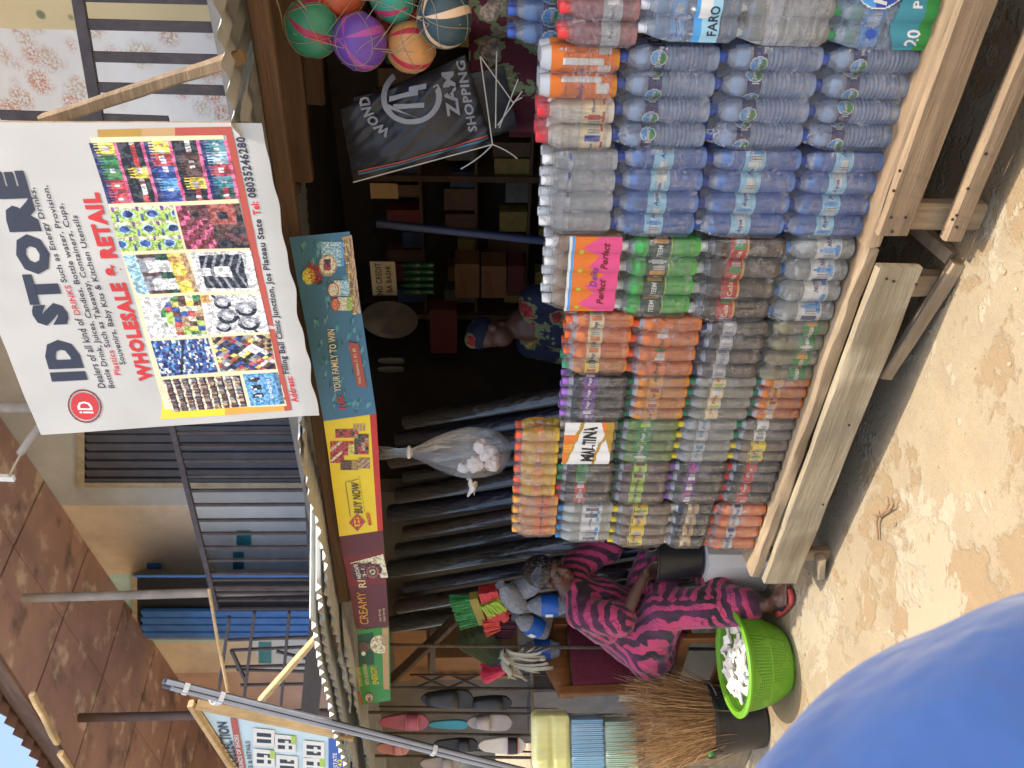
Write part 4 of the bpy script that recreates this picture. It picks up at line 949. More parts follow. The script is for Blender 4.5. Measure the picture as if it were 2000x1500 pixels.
strip('yellow seasoning advert strip with black handwritten slogan', [(748, 1035), (735, 808), (632, 822), (663, 1047)], 2.345, lambda u, v: 'red' if v < .12 else 'yellow', [
    (sq(645, 672, 905, 862), 20, 14, lambda u, v: 'red' if (u * 2 + v) % 1 > .3 else 'cream'), (sq(668, 692, 890, 862), 14, 14, lambda u, v: 'yellow' if v < .5 and u < .8 else 'red'), (sq(655, 700, 855, 838), 12, 20, lambda u, v: 'brown' if H(int(u * 4), int(v * 6)) > .5 else 'red'),
    (sq(692, 720, 888, 848), 16, 16, lambda u, v: ['red', 'brown', 'tan', 'darkgreen'][int(H(int(u * 5), int(v * 4)) * 4)]), (sq(665, 700, 918, 900), 10, 14, lambda u, v: 'brown' if v > .4 else 'gold'), (sq(700, 722, 915, 895), 10, 10, lambda u, v: 'tan' if (u + v) % .5 > .12 else 'brown'), (sq(690, 715, 842, 828), 8, 12, lambda u, v: 'tan' if (v * 4) % 1 > .3 else None),
    ([(714, 1019), (698, 1003), (682, 1021), (698, 1037)], 22, 22, lambda u, v: 'red'), ([(703, 1026), (701, 1010), (691, 1013), (693, 1028)], 1, 1, ink('yellow')),
    ([(713, 1002), (702, 930), (701, 930), (712, 1002)], 36, 1, lambda u, v: 'ink' if int(u * 36) % 2 else None), ([(685, 1010), (675, 942), (674, 942), (684, 1010)], 1, 1, ink('ink')), ([(675, 942), (700, 936), (700, 935), (675, 941)], 1, 1, ink('ink'))],
    [('BUY NOW', 709, 1003, 702, 941, 17, 'ink', .015, None, .2), ('MAGGI', 727, 1025, 722, 1003, 8, 'red', .03), ('M', 702, 1024, 700, 1013, 8, 'red', .02)])
def coffee(u, v): return 'red' if .42 < u < .78 and v > .04 + (.8 - u) * .2 else ('maroon' if u < .72 else 'brown' if u < .74 else 'maroon')
strip('maroon coffee advert strip with gold lettering', [(760, 1224), (748, 1032), (663, 1047), (695, 1228)], 2.35, lambda u, v: 'darkred' if .48 < u < .80 and v < 1.0 else 'maroon', [
    ([(758, 1128), (748, 1082), (684, 1100), (690, 1132)], 30, 30, lambda u, v: 'cream' if (v < .2 + .25 * u or u > .86 + .1 * math.sin(v * 9)) and math.hypot(u - .4, v - .42) > .3 else 'maroon'),
    (sq(715, 740, 1130, 1106), 22, 22, lambda u, v: 'brick' if .36 < math.hypot(u - .5, v - .5) < .5 else 'cream' if .12 < math.hypot(u - .5, v - .5) < .22 else 'brown' if math.hypot(u - .5, v - .5) < .5 else None)],
    [('NESCAFE', 706, 1131, 698, 1103, 8, 'white', .02), ('3-1', 716, 1127, 712, 1112, 7, 'white', .01), ('CREAMY', 721, 1218, 713, 1158, 17, 'amber', .0), ('RI', 716, 1148, 713, 1134, 15, 'cream', .01), ('Start Strong', 747, 1212, 744, 1190, 6, 'cream', .0), ('Finish Strong', 755, 1212, 752, 1188, 6, 'cream', .0)], .012)
strip('green malt-drink advert strip with yellow slogan', [(763, 1368), (760, 1223), (697, 1232), (706, 1378)], 2.355, lambda u, v: 'darkgreen' if .55 < u < .95 and v > .55 else 'green', [
    ([(760, 1346), (758, 1226), (746, 1227), (749, 1346)], 1, 1, ink('tan')), (sq(722, 752, 1276, 1242), 22, 22, lambda u, v: 'cream' if math.hypot(u - .5, (v - .35) * .8) < .5 else None), (sq(700, 722, 1274, 1254), 14, 14, oval('brown')), (sq(745, 757, 1262, 1242), 10, 10, oval('tan', 'gold')), (sq(706, 714, 1280, 1272), 6, 6, oval('white')),
    ([(730, 1371), (727, 1352), (712, 1354), (714, 1373)], 16, 16, oval('white', 'red')), ([(708, 1377), (703, 1350), (700, 1350), (705, 1377)], 1, 1, ink('red'))],
    [('START DAYS', 709, 1340, 703, 1302, 8, 'yellow', .0), ('WITH NOURISHING', 722, 1338, 716, 1296, 8, 'cream', .0), ('ENERGY!', 740, 1336, 735, 1301, 12, 'yellow', .01), ('MILO', 726, 1369, 723, 1354, 8, 'darkred', .03)], .01)
# ------------------------------------------------------------------ inside the shop, dim
def shelf_board(x0, x1, z, y=4.95, d=.3, lab='shelf'):
    k = MB(); k.box((x0, y, z - .02), (x1, y + d, z)); return k
sv = thing('wall_shelf', (-1.6, 5.0, 0), 'dark wooden goods shelf along the back of the shop', 'shelf')
for z in (.9, 1.25, 1.62, 2.0): k = shelf_board(-3.2, .6, z); k.build('shelf_board', SHELF, sv)
for x in (-3.2, -2.1, -1.0, .1): k = MB(); k.box((x - .02, 4.92, 0), (x + .02, 5.26, 2.35)); k.build('upright', SHELF, sv)
def small_box(name, x0, x1, y1, y0, Yp, dp, m, label, cat, group=None, texts=(), ink_='ink'):
    a = PY(x1, y1, Yp); b = PY(x0, y0, Yp); k = MB()
    k.box((a.x, Yp, min(a.z, b.z)), (b.x, Yp + dp, max(a.z, b.z)))
    ob = k.build(name, [m], None) if not texts else None
    if texts:
        t = thing(name, ((a.x + b.x) / 2, Yp, min(a.z, b.z)), label, cat, group)
        k.build('carton' if dp > .02 else 'paper', m, t); q = MB()
        for tx in texts: T(*tx, mb=q, cast=lambda x, y: PY(x, y, Yp) + V((0, -.003, 0)))
        q.build('lettering', INKL, t); return t
    return tagd(ob, label, cat, group)
small_box('notice', 722, 776, 577, 511, 4.6, .004, INK['cream'], 'pale paper notice about credit pinned in the dark shop', 'notice', None, [('NO CREDIT', 748, 575, 744, 513, 12, 'ink', .01), ('BA BASHI', 767, 570, 763, 520, 11, 'ink', .01)])
small_box('notice', 722, 778, 388, 358, 4.6, .004, INK['tan'], 'dim paper notice by the black shopping bag', 'notice')
ob = MB(); c_ = PY(762, 622, 4.5); ob.lathe([(.0, 0), (.13, .004), (.15, .02), (.155, .02)], 28, c_, None, False, (1, 0, 0), (0, 0, 1.25), (0, -1, 0)); tagd(ob.build('plate', pm('dull_enamel', L(104, 98, 90), .3)), 'pale oval plate on the dark shop wall below the notice', 'plate')
for k in range(6):
    p = PY(790, 705 + k * 17, 4.6); q = PY(738, 709 + k * 17, 4.6); b = MB(); b.lathe([(.001, 0), (.028, .012), (.03, .12), (.02, .19), (.002, .2)], 10, p, None, True, (1, 0, 0), (0, .4, 0), (0, 0, 1))
    tagd(b.build('pale_ladle', pm('pale_plastic', L(120, 116, 108), .4)), 'pale pointed plastic scoop in the hanging row in the dark shop', 'scoop', 'row of pale scoops at the back')
CARD = pm('cardboard', L(150, 108, 70), .8, .15, 8, .1)
CARDR = pm('red_carton', L(92, 32, 34), .7, .15, 8); CARDO = pm('orange_carton', L(120, 82, 52), .7, .12, 8)
small_box('biscuit_carton', 888, 936, 582, 516, 4.6, .2, CARDO, 'tan biscuit carton nearest the notice on the dim shelf', 'carton', 'biscuit cartons', [('Cabin', 910, 575, 905, 528, 11, 'darkred', .01)])
small_box('biscuit_carton', 940, 988, 582, 520, 4.6, .2, CARDO, 'tan biscuit carton under the other one, behind the clear water', 'carton', 'biscuit cartons', [('Cabin', 962, 575, 957, 530, 11, 'darkred', .01)])
small_box('red_packet', 838, 893, 690, 606, 4.4, .12, CARDR, 'dark red packet hanging beside the woman in floral dress', 'packet')
small_box('red_packet', 992, 1022, 578, 520, 4.6, .2, CARDR, 'small dark red carton just above the clear water bottles', 'packet')
for r in range(2):
    for i in range(5):
        p = PY(848 - r * 26, 518 + i * 13, 4.6 + r * .001); b = MB(); b.lathe([(.019, 0), (.021, .006), (.021, .095), (.009, .115), (.009, .135)], 8, p)
        tagd(b.build('green_bottle', pm('dark_green_glass', L(40, 92, 52), .2)), 'small green bottle in two rows on the dim shelf beside the notice', 'bottle', 'small green bottles on the shelf')
k = MB(); k.tube([PY(735, 436, 3.0), PY(1120, 476, 3.0)], .018, 12); k.build('x', BLACK) if False else None
tagd(k.build('blue_pole', pm('navy_paint', L(28, 38, 70), .45, .2, 10)), 'dark blue upright pole in the shop doorway beside the notices', 'pole')
k = MB(); k.box((-.5, 2.75, 0), (.5, 3.05, 1.05)); tagd(k.build('counter', wood('counter_wood', L(92, 62, 48), L(70, 48, 38), 'X')), 'dark brown shop counter behind the stacked water packs', 'counter')
GOODS = [('dark red', L(110, 40, 40)), ('dull green', L(56, 92, 60)), ('dusty blue', L(54, 70, 108)), ('faded yellow', L(140, 120, 60)), ('grey', L(98, 96, 94)), ('brown', L(96, 68, 48))]
rg_ = random.Random(21)
for z, nm in ((.9, 'lowest'), (1.25, 'second lowest'), (1.62, 'second highest'), (2.0, 'highest')):
    x = -3.1
    while x < .5:
        wd, ht, i = rg_.uniform(.07, .16), rg_.uniform(.12, .27), rg_.randrange(6)
        k = MB(); n_ = 3; k.box((x, 4.97, z + .001), (x + wd, 5.09, z + ht)); o = tagd(k.build('packet', pm('goods_' + GOODS[i][0].replace(' ', '_'), GOODS[i][1], .55, .25, 16)), '%s packet standing on the %s shelf at the back of the dark shop' % (GOODS[i][0], nm), 'packet', 'goods on the dark back shelves')
        x += wd + rg_.uniform(.01, .10)
def mat_floral(name, base, c1, c2, sc=7.5):
    m, nt = newmat(name); t = NT(nt); v = t.coord('Object')
    d = t.n('ShaderNodeTexNoise', i_Scale=22.0); nt.links.new(v, d.inputs['Vector'])
    ad = t.n('ShaderNodeVectorMath', operation='MULTIPLY_ADD'); nt.links.new(d.outputs['Color'], ad.inputs[0]); ad.inputs[1].default_value = (.09, .09, .09); nt.links.new(v, ad.inputs[2])
    vo = t.n('ShaderNodeTexVoronoi', i_Scale=sc, i_Randomness=.9); nt.links.new(ad.outputs[0], vo.inputs['Vector'])
    v2 = t.n('ShaderNodeTexVoronoi', i_Scale=sc * 5); nt.links.new(ad.outputs[0], v2.inputs['Vector'])
    pet = t.mix(t.ramp(v2.outputs[0], .2, .6), c1, tuple(x * .35 for x in c1)); pet2 = t.mix(t.ramp(v2.outputs[0], .2, .6), c2, tuple(x * .35 for x in c2))
    sepc = t.n('ShaderNodeSeparateColor'); nt.links.new(vo.outputs['Color'], sepc.inputs[0])
    fl = t.mix(t.ramp(sepc.outputs[0], .45, .55), pet, pet2)
    leaf = t.mix(t.ramp(vo.outputs[0], .50, .52), L(110, 120, 80), base)
    c = t.mix(t.ramp(vo.outputs[0], .38, .41), fl, leaf)
    c = t.mix(t.ramp(sepc.outputs[1], .28, .3), base, c)
    t.out(t.bsdf(c, .8, t.bump(d.outputs[0], .2))); return m
FLORAL = mat_floral('navy_floral_cloth', L(22, 28, 58), L(186, 52, 56), L(186, 156, 92))
MAROONF = mat_floral('maroon_floral_cloth', L(84, 20, 32), L(176, 150, 128), L(196, 170, 150), 9)
k = MB(); a = PY(1040, 330, 2.95); k.grid(lambda u, v: V((-.98 + .75 * u, 2.72 + .05 * math.sin(u * 22) + .03 * v, 1.02 + .62 * v)), 40, 16); k2 = k.build('cloth_bundle', MAROONF); k2.modifiers.new('s', 'SOLIDIFY').thickness = .01
tagd(k2, 'maroon cloth with pale flowers hanging behind the black shopping bag', 'cloth')
def mat_roll(i):
    m, nt = newmat('wrapped_mat_%d' % i); t = NT(nt); v = t.coord('World')
    base = [L(46, 42, 40), L(34, 38, 50), L(56, 46, 42), L(42, 44, 44)][i]; alt = [L(34, 32, 34), L(30, 34, 52), L(48, 34, 34), L(38, 40, 42)][i]
    ck = t.n('ShaderNodeTexVoronoi', i_Scale=11.0 + i * 2); ck.distance = 'CHEBYCHEV'; nt.links.new(t.coord('World', (1, 1, .6), (.4, .3, .5)), ck.inputs['Vector'])
    c = t.mix(t.ramp(ck.outputs[0], .30, .34), base, alt)
    t.out(t.bsdf(c, .3, t.bump(t.noise(t.coord('World', (30, 30, 1.5)), 1.0, 3), .8, .03), 0, 1.0)); return m
ROLLS = [mat_roll(i) for i in range(4)]
for i in range(12):
    y = 776 + i * 36; Yb = 3.12 + .05 * (i % 2); p = PY(1080, y, Yb); q = PY(792 - 14 * (i % 3), y + 48, Yb + .18)
    d = (p - q); p = q + d * ((q.z) / (q.z - p.z)); k = MB(); r = .044 + .008 * (i % 3)
    n_ = 10; k.tube([q.lerp(p, j / n_) for j in range(n_ + 1)], [r * (1 + .05 * nz(i, j * .8)) for j in range(n_ + 1)], 16)
    tagd(k.build('floor_mat_roll', ROLLS[i % 4]), 'rolled floor mat in shiny plastic, standing in the leaning row behind the seated woman', 'mat roll', 'wrapped floor mats standing in a row')

# ------------------------------------------------------------------ woman in the shop
def mat_skin(name, col):
    m, nt = newmat(name); t = NT(nt); v = t.coord('Object'); n = t.noise(v, 14, 4); b = t.bump(t.noise(v, 180, 3), .12, .004)
    s = t.bsdf(t.mix(n, tuple(x * .85 for x in col), tuple(x * 1.12 for x in col)), .48, b); t.out(s); return m
SKIN = mat_skin('brown_skin', L(92, 62, 50))
def head(mb, c, f, u, s=1.0):
    f = f.normalized(); sd = f.cross(u).normalized(); u = sd.cross(f).normalized(); ax = (sd, f, u)
    P = lambda a, b, d: c + sd * (a * s) + f * (b * s) + u * (d * s)
    mb.ell(P(0, -.015, .03), (.072 * s, .092 * s, .085 * s), ax); mb.ell(P(0, .015, -.04), (.058 * s, .066 * s, .075 * s), ax)
    mb.ell(P(0, .062, -.095), (.026 * s, .02 * s, .018 * s), ax); mb.caps(P(0, .080, .018), .010 * s, P(0, .100, -.026), .017 * s)
    for k in (-1, 1):
        mb.ell(P(.014 * k, .090, -.028), (.011 * s, .012 * s, .009 * s), ax); mb.caps(P(.012 * k, .080, .028), .011 * s, P(.046 * k, .068, .026), .009 * s)
        mb.ell(P(.042 * k, .055, -.022), (.024 * s, .022 * s, .022 * s), ax); mb.ell(P(.074 * k, -.01, -.01), (.010 * s, .018 * s, .030 * s), ax)
    mb.caps(P(-.02, .082, -.058), .009 * s, P(.02, .082, -.058), .009 * s); mb.caps(P(-.017, .080, -.070), .010 * s, P(.017, .080, -.070), .010 * s)
    return P, ax
def hand(mb, w, d, n, s=1.0):
    """wrist w, pointing d, palm normal n: palm, four bent fingers of unequal length, thumb from the side"""
    d = d.normalized(); sd = d.cross(n).normalized(); n = sd.cross(d).normalized()
    mb.caps(w, .024 * s, w + d * .03, .026 * s)
    for k in range(4):
        a = w + d * .035 + sd * (.026 - .0175 * k); b = w + d * .085 + sd * (.033 - .022 * k)
        mb.caps(a, .013, b, .0105)
        l = (.038, .044, .041, .031)[k]; c = b + d * l * .8 + n * l * .45; e = c + d * l * .3 + n * l * .75
        mb.caps(b, .0100, c, .0090); mb.caps(c, .0090, e, .0078)
    a = w + d * .022 + sd * .026; b = a + d * .035 + sd * .028 + n * .012; mb.caps(a, .014, b, .0115); mb.caps(b, .011, b + d * .032 + n * .014 + sd * .002, .009)
fl = MB(); hc = PY(962, 652, 3.45); f2 = V((.2, .85, -.6))
P, ax = head(fl, hc, f2, V((0, 0, 1)))
nb = hc + V((.03, .05, -.17)); fl.caps(hc + V((.0, .02, -.06)), .055, nb, .06)
sL, sR = nb + V((-.17, .06, -.05)), nb + V((.17, -.02, -.05)); pel = V((nb.x + .02, nb.y + .08, .95))
fl.caps(nb, .09, nb + V((0, .02, -.2)), .13); fl.caps(sL, .06, sR, .06); fl.caps(nb + V((0, .02, -.2)), .13, pel, .14)
for k, s_ in ((-1, sL), (1, sR)):
    el = s_ + V((.05 * k, -.05, -.30)); wr = el + V((-.04 * k, -.20, .06)); fl.caps(s_, .05, el, .04); fl.caps(el, .038, wr, .028); hand(fl, wr, V((-.1 * k, -.9, -.2)), V((0, 0, -1)))
    kn = pel + V((.09 * k, -.01, -.45)); an = pel + V((.09 * k, .02, -.87)); fl.caps(pel + V((.08 * k, 0, 0)), .10, kn, .065); fl.caps(kn, .06, an, .04); fl.caps(an + V((0, .03, -.04)), .04, an + V((0, -.15, -.06)), .03)
w2 = blob(fl, 'person', SKIN, voxel=.009, smooth=3); tagd(w2, 'person in dark navy flowered dress standing in the gloom behind the drinks, head bent', 'person')
dr = MB(); dr.caps(nb + V((0, .0, -.03)), .085, nb + V((0, .02, -.2)), .17); dr.caps(sL, .085, sR, .085); dr.caps(nb + V((0, .02, -.2)), .17, pel, .19); dr.caps(pel, .2, pel + V((0, 0, -.6)), .24)
for k, s_ in ((-1, sL), (1, sR)): dr.caps(s_, .085, s_ + V((.045 * k, -.04, -.24)), .075)
blob(dr, 'dress', FLORAL, w2, .014, 3)
sc = MB(); sc.ell(P(0, -.03, .055), (.086, .10, .082), ax); sc.ell(P(.0, -.10, .06), (.05, .045, .05), ax); blob(sc, 'head_scarf', FLORAL, w2, .012, 2)

# ------------------------------------------------------------------ seated woman, chair, bucket
Xc = -4.33
ch = thing('wooden_chair', (-4.1, 2.75, 0), 'brown wooden armless chair with maroon padded back under the seated woman', 'chair')
CHW = wood('varnished_wood', L(150, 96, 50), L(122, 74, 38), 'Z', .5, .45, False); MAR = pm('maroon_weave', L(104, 30, 46), .8, .25, 60, .5, 140)
def PX(x, y, X): d = ray(x, y); return EYE + d * (X / d.x)
yn, yf = PX(1200, 1342, Xc).y, PX(1200, 1208, Xc).y
for k, yy in enumerate((yn, yf)):
    q = MB(); q.plank((Xc, yy, 0), (Xc - .04, yy, PX(1100, 1342, Xc).z + .02), .04, .06, (0, 1, 0), 6, .001, 3); q.build('back_post', CHW, ch)
    q = MB(); q.plank((Xc + .50, yy, 0), (Xc + .50, yy, .43), .045, .045, (0, 1, 0), 6, .001, 4); q.build('leg', CHW, ch)
    q = MB(); q.plank((Xc, yy, .41), (Xc + .52, yy, .41), .03, .06, (0, 0, 1), 4, .001, 5); q.build('seat_rail', CHW, ch)
    q = MB(); q.plank((Xc, yy, .16), (Xc + .5, yy, .16), .025, .04, (0, 0, 1), 4, .001, 5); q.build('stretcher', CHW, ch)
q = MB(); q.plank((Xc + .50, yn, .40), (Xc + .50, yf, .40), .03, .06, (0, 0, 1), 4, .001, 6); q.build('seat_rail', CHW, ch)
q = MB(); q.plank((Xc + .50, yn, .17), (Xc + .50, yf, .17), .03, .05, (0, 0, 1), 4, .001, 6); q.build('stretcher', CHW, ch)
zt_ = PX(1105, 1340, Xc).z
q = MB()
q.grid(lambda u, v: V((Xc - .055 + .0, yn - .02 + (yf - yn + .04) * u, zt_ - .05 + (.09 + .075 * math.sin(math.pi * u) ** 1.5) * v)), 24, 2); o_ = q.build('top_rail', CHW, ch); o_.modifiers.new('t', 'SOLIDIFY').thickness = .035
q = MB(); q.grid(lambda u, v: V((Xc - .02 + .035 * math.sin(math.pi * u) * math.sin(math.pi * v), yn + .03 + (yf - yn - .06) * u, .52 + (zt_ - .57) * v)), 16, 16); o_ = q.build('back_pad', MAR, ch); o_.modifiers.new('t', 'SOLIDIFY').thickness = .05
q = MB(); q.grid(lambda u, v: V((Xc + .03 + .50 * u, yn - .01 + (yf - yn + .02) * v, .44 + .05 * (math.sin(math.pi * u) * math.sin(math.pi * v)) ** .4)), 16, 16); o_ = q.build('seat_pad', MAR, ch); o_.modifiers.new('t', 'SOLIDIFY').thickness = .05
hip, nk, hc = V((-3.95, 2.66, .62)), V((-3.60, 2.71, 1.08)), PY(1076, 1118, 2.72)
shn, shf = nk + V((-.02, -.16, -.05)), nk + V((.0, .17, -.04))
bk = V((-3.38, 2.76, .36))
f1 = V((.80, -.35, -.55)); ws = MB(); P, ax = head(ws, hc, f1, V((.5, 0, 1)))
ws.caps(hc + V((-.04, 0, -.05)), .055, nk, .06); ws.caps(nk, .07, nk.lerp(hip, .35), .13); ws.caps(shn, .06, shf, .06); ws.caps(nk.lerp(hip, .35), .13, hip, .16)
eln, elf = V((-3.57, 2.50, .80)), V((-3.52, 3.00, .80)); hn, hf = V((-3.44, 2.66, .69)), V((-3.40, 2.86, .69))
for s_, e_, h_ in ((shn, eln, hn), (shf, elf, hf)):
    ws.caps(s_, .055, e_, .045); ws.caps(e_, .042, h_, .028); hand(ws, h_, (bk + V((0, 0, .2)) - h_), V((.3, (bk.y - h_.y) * 3, -.6)))
knn, knf, ann, anf = V((-3.57, 2.56, .55)), V((-3.58, 2.86, .55)), PZ(1490, 1182, .10), V((-3.50, 2.86, .10))
for a, b, c in ((V((-.0, -.08, 0)), knn, ann), (V((0, .10, 0)), knf, anf)):
    ws.caps(hip + a, .13, b, .075); ws.caps(b, .07, c, .042)
    toe = V((.15, -.05, -.055)); ws.caps(c + V((-.03, .01, -.04)), .036, c + toe * .75, .030)
    for k in range(5): ws.caps(c + toe * .7 + V((.012, .03, 0)) * (2 - k) * .6, .012, c + toe * (1.22 - .045 * k) + V((.018, .04, 0)) * (2 - k) * .55 + V((0, 0, -.006)), .009)
pe = blob(ws, 'person', SKIN, voxel=.0085, smooth=3); tagd(pe, 'person in pink and black patterned dress sitting bent over a black bucket', 'person')
def mat_dress():
    m, nt = newmat('pink_black_batik'); t = NT(nt); v = t.coord('Object', (1, 1, 1), (.35, .75, .2))
    w = t.n('ShaderNodeTexWave', i_Scale=6.2, i_Distortion=3.6, i_Detail=3.0, i_Detail_Scale=1.4); w.bands_direction = 'Y'; nt.links.new(v, w.inputs['Vector'])
    wz = t.n('ShaderNodeTexWave', i_Scale=5.2, i_Distortion=3.8, i_Detail=3.0, i_Detail_Scale=1.6); wz.bands_direction = 'Z'; nt.links.new(v, wz.inputs['Vector'])
    vo = t.n('ShaderNodeTexVoronoi', i_Scale=34.0, feature='DISTANCE_TO_EDGE'); nt.links.new(t.coord('Object', (1, 1, .45), (.3, .5, 0)), vo.inputs['Vector'])
    n = t.noise(t.coord('Object'), 2.0, 2)
    ww = t.mix(t.ramp(n, .45, .5), w.outputs[0], wz.outputs[0])
    c = t.mix(t.ramp(ww, .50, .54), L(20, 18, 22), L(182, 56, 92))
    vein = t.math('MULTIPLY', t.ramp(vo.outputs[0], .015, .05, 1, 0), t.ramp(t.noise(t.coord('Object'), 7, 3), .42, .55))
    c = t.mix(vein, c, L(40, 18, 30))
    c = t.mix(t.ramp(t.noise(t.coord('Object'), 5, 4), .4, .7, 0, .35), c, L(150, 60, 120))
    t.out(t.bsdf(c, .85, t.bump(t.noise(t.coord('Object', (1, 1, .4)), 12, 3), .5, .03), sheen=.2)); return m
BATIK = mat_dress()
dr = MB(); mid = nk.lerp(hip, .4)
dr.caps(nk + V((0, 0, -.03)), .085, mid, .175); dr.caps(mid, .175, hip + V((-.01, 0, .02)), .215); dr.ell(hip + V((-.06, -.02, -.03)), (.21, .24, .17))
dr.caps(shn + V((0, 0, .0)), .085, shf, .085)
for s_, e_ in ((shn, eln), (shf, elf)): dr.caps(s_, .085, s_.lerp(e_, .85) + V((-.02, 0, .0)), .105)
dr.caps(shn, .08, mid + V((0, -.10, 0)), .13)
for a, b, c in ((V((0, -.1, 0)), knn, ann), (V((0, .12, 0)), knf, anf)):
    dr.caps(hip + a, .16, b + V((-.02, 0, .01)), .125); dr.caps(b + V((-.02, 0, 0)), .12, c.lerp(b, .22), .115)
dr.caps(knn, .10, knf, .10); dr.caps(ann.lerp(knn, .4), .10, anf.lerp(knf, .4), .10)
dd_ = blob(dr, 'dress', BATIK, pe, .014, 4)
tx = bpy.data.textures.new('folds', 'CLOUDS'); tx.noise_scale = .10; dm_ = dd_.modifiers.new('folds', 'DISPLACE'); dm_.texture = tx; dm_.strength = .022; dm_.mid_level = .5
hr = MB(); hr.ell(P(0, -.032, .052), (.092, .108, .098), ax); hr.ell(P(0, -.085, .05), (.055, .05, .055), ax)
HAIR = None
m, nt = newmat('wet_braids_under_net'); t = NT(nt); v = t.coord('Object'); vo = t.n('ShaderNodeTexVoronoi', i_Scale=62.0, feature='DISTANCE_TO_EDGE'); nt.links.new(v, vo.inputs['Vector'])
t.out(t.bsdf(t.mix(t.ramp(vo.outputs[0], .02, .1), L(44, 24, 25), L(18, 9, 11)), .22, t.bump(vo.outputs[0], 1.0, .02), 0, .7)); HAIR = m
blob(hr, 'hair', HAIR, pe, .011, 2)
for k in (-1, 1): e = MB(); e.ell(P(.032 * k, .068, .006), .012, ax); e.build('eye', pm('dark_eye', L(70, 56, 50), .3), pe)
for a in (ann, anf):
    so_ = MB(); toe = V((.15, -.05, 0)).normalized(); sd = V((.3, .95, 0)).normalized(); c0 = V((a.x, a.y, 0))
    def out(u, v, z): ww = .044 + .012 * math.sin(u * 3.0 + .3); return c0 + toe * (-.075 + .27 * u) + sd * (ww * v * (1 - max(0, (u - .85) / .15) ** 2 * .6) * (1 - max(0, (.12 - u) / .12) ** 2 * .5)) + V((0, 0, z))
    so_.grid(lambda u, v: out(u, v * 2 - 1, .022 + .004), 16, 6); sandal = so_.build('sandal', pm('red_sole', L(176, 70, 64), .6), pe); sandal.modifiers.new('t', 'SOLIDIFY').thickness = .024
    st = MB(); st.grid(lambda u, v: out(.50 + .24 * u, -1 + 2 * v, .03) + V((0, 0, .052 * math.sin(math.pi * v) ** .6)), 4, 12); s2 = st.build('strap', pm('black_strap', L(34, 38, 44), .6), sandal); s2.modifiers.new('t', 'SOLIDIFY').thickness = .006
b = thing('bucket', bk, 'black plastic bucket held between the hands of the woman in pink', 'bucket')
q = MB(); q.lathe([(.001, .01), (.115, .01), (.145, .255), (.155, .262), (.155, .27), (.148, .272), (.142, .255), (.112, .02), (.001, .018)], 32, bk, None, False); q.build('shell', BLACK, b)
q = MB(); q.tube([bk + V((.152 * math.cos(a), .152 * math.sin(a) * (.6 + .4 * abs(math.cos(a))), .25 - .10 * abs(math.sin(a)) ** .7)) for a in [math.pi * j / 14 for j in range(15)]], .004, 6); q.build('handle', RUSTY, b)
k = MB(); a = V((-3.52, 2.62, 0)); k.plank((-3.40, 2.76, .0), (-3.40, 2.76, .355), .30, .30, (0, 1, 0), 4, .003, 3); tagd(k.build('white_box', pm('white_foam', L(206, 202, 194), .6, .06)), 'white box standing on the ground under the black bucket', 'box')

# ------------------------------------------------------------------ green basket of white chips
bc = PZ(1538, 1318, 0); bc = V((bc.x, bc.y + .08, 0)); bt = thing('basket', bc, 'bright green perforated plastic basket standing on the ground', 'basket')
m, nt = newmat('green_plastic'); t = NT(nt); pnl = t.bsdf(t.mix(t.noise(t.coord('Object'), 6, 3), L(112, 168, 40), L(134, 186, 58)), .35); tlu = t.n('ShaderNodeBsdfTranslucent', i_Color=L(130, 210, 40) + (1,)); mx = t.n('ShaderNodeMixShader', i_Fac=.3); nt.links.new(pnl, mx.inputs[1]); nt.links.new(tlu.outputs[0], mx.inputs[2]); t.out(mx.outputs[0]); GREENP = m
HB, RB, RT_ = .255, .165, .245
def bfn(u, v): r = RB + (RT_ - RB) * (1 - (1 - v) ** 2.0); return bc + V((r * math.cos(u * 2 * math.pi), r * math.sin(u * 2 * math.pi), .006 + HB * v))
q = MB(); NUB, NVB = 190, 50
q.grid(bfn, NUB, NVB, lambda u, v: None if (int(v * NVB) % 2 == 1 and int(u * NUB) % 2 and .06 < v < .90 and not .48 < v < .54 and nz(u * 25, v * 4) > -.25) else 0); o_ = q.build('lattice_wall', GREENP, bt); o_.modifiers.new('t', 'SOLIDIFY').thickness = .004
q = MB(); q.lathe([(.0, .006), (RB, .006)], 40, bc, None, False); o_ = q.build('floor_disc', GREENP, bt)
q = MB(); q.lathe([(RT_ - .004, HB - .02), (RT_ + .004, HB - .012), (RT_ + .026, HB), (RT_ + .03, HB + .012), (RT_ + .018, HB + .02), (RT_ - .002, HB + .016), (RT_ - .006, HB)], 56, bc, None, False); q.build('rim', GREENP, bt)
CHIP = pm('white_chip', L(214, 208, 194), .8, .1, 20, .4, 50)
for i in range(74):
    rr = RT_ * .80 * math.sqrt(rnd.random()); a = rnd.random() * 6.283; lx, ly, lz = rnd.uniform(.02, .05), rnd.uniform(.014, .026), rnd.uniform(.005, .011)
    c = bc + V((rr * math.cos(a), rr * math.sin(a), HB - .05 + .07 * (1 - (rr / RT_) ** 2) + rnd.uniform(-.015, .012)))
    R3 = Matrix.Rotation(rnd.uniform(0, 6.28), 3, 'Z') @ Matrix.Rotation(rnd.uniform(-.6, .6), 3, 'X') @ Matrix.Rotation(rnd.uniform(-.6, .6), 3, 'Y')
    k = MB(); k.hexa([c + R3 @ V((sx * lx * rnd.uniform(.75, 1.1), sy * ly * rnd.uniform(.7, 1.1), sz * lz * rnd.uniform(.6, 1.2))) for sz in (-1, 1) for sx, sy in ((-1, -1), (1, -1), (1, 1), (-1, 1))])
    tagd(k.build('white_chip', CHIP, smooth=False), 'chalky white broken chip lying in the green basket', 'chip', 'white chips heaped in the green basket')
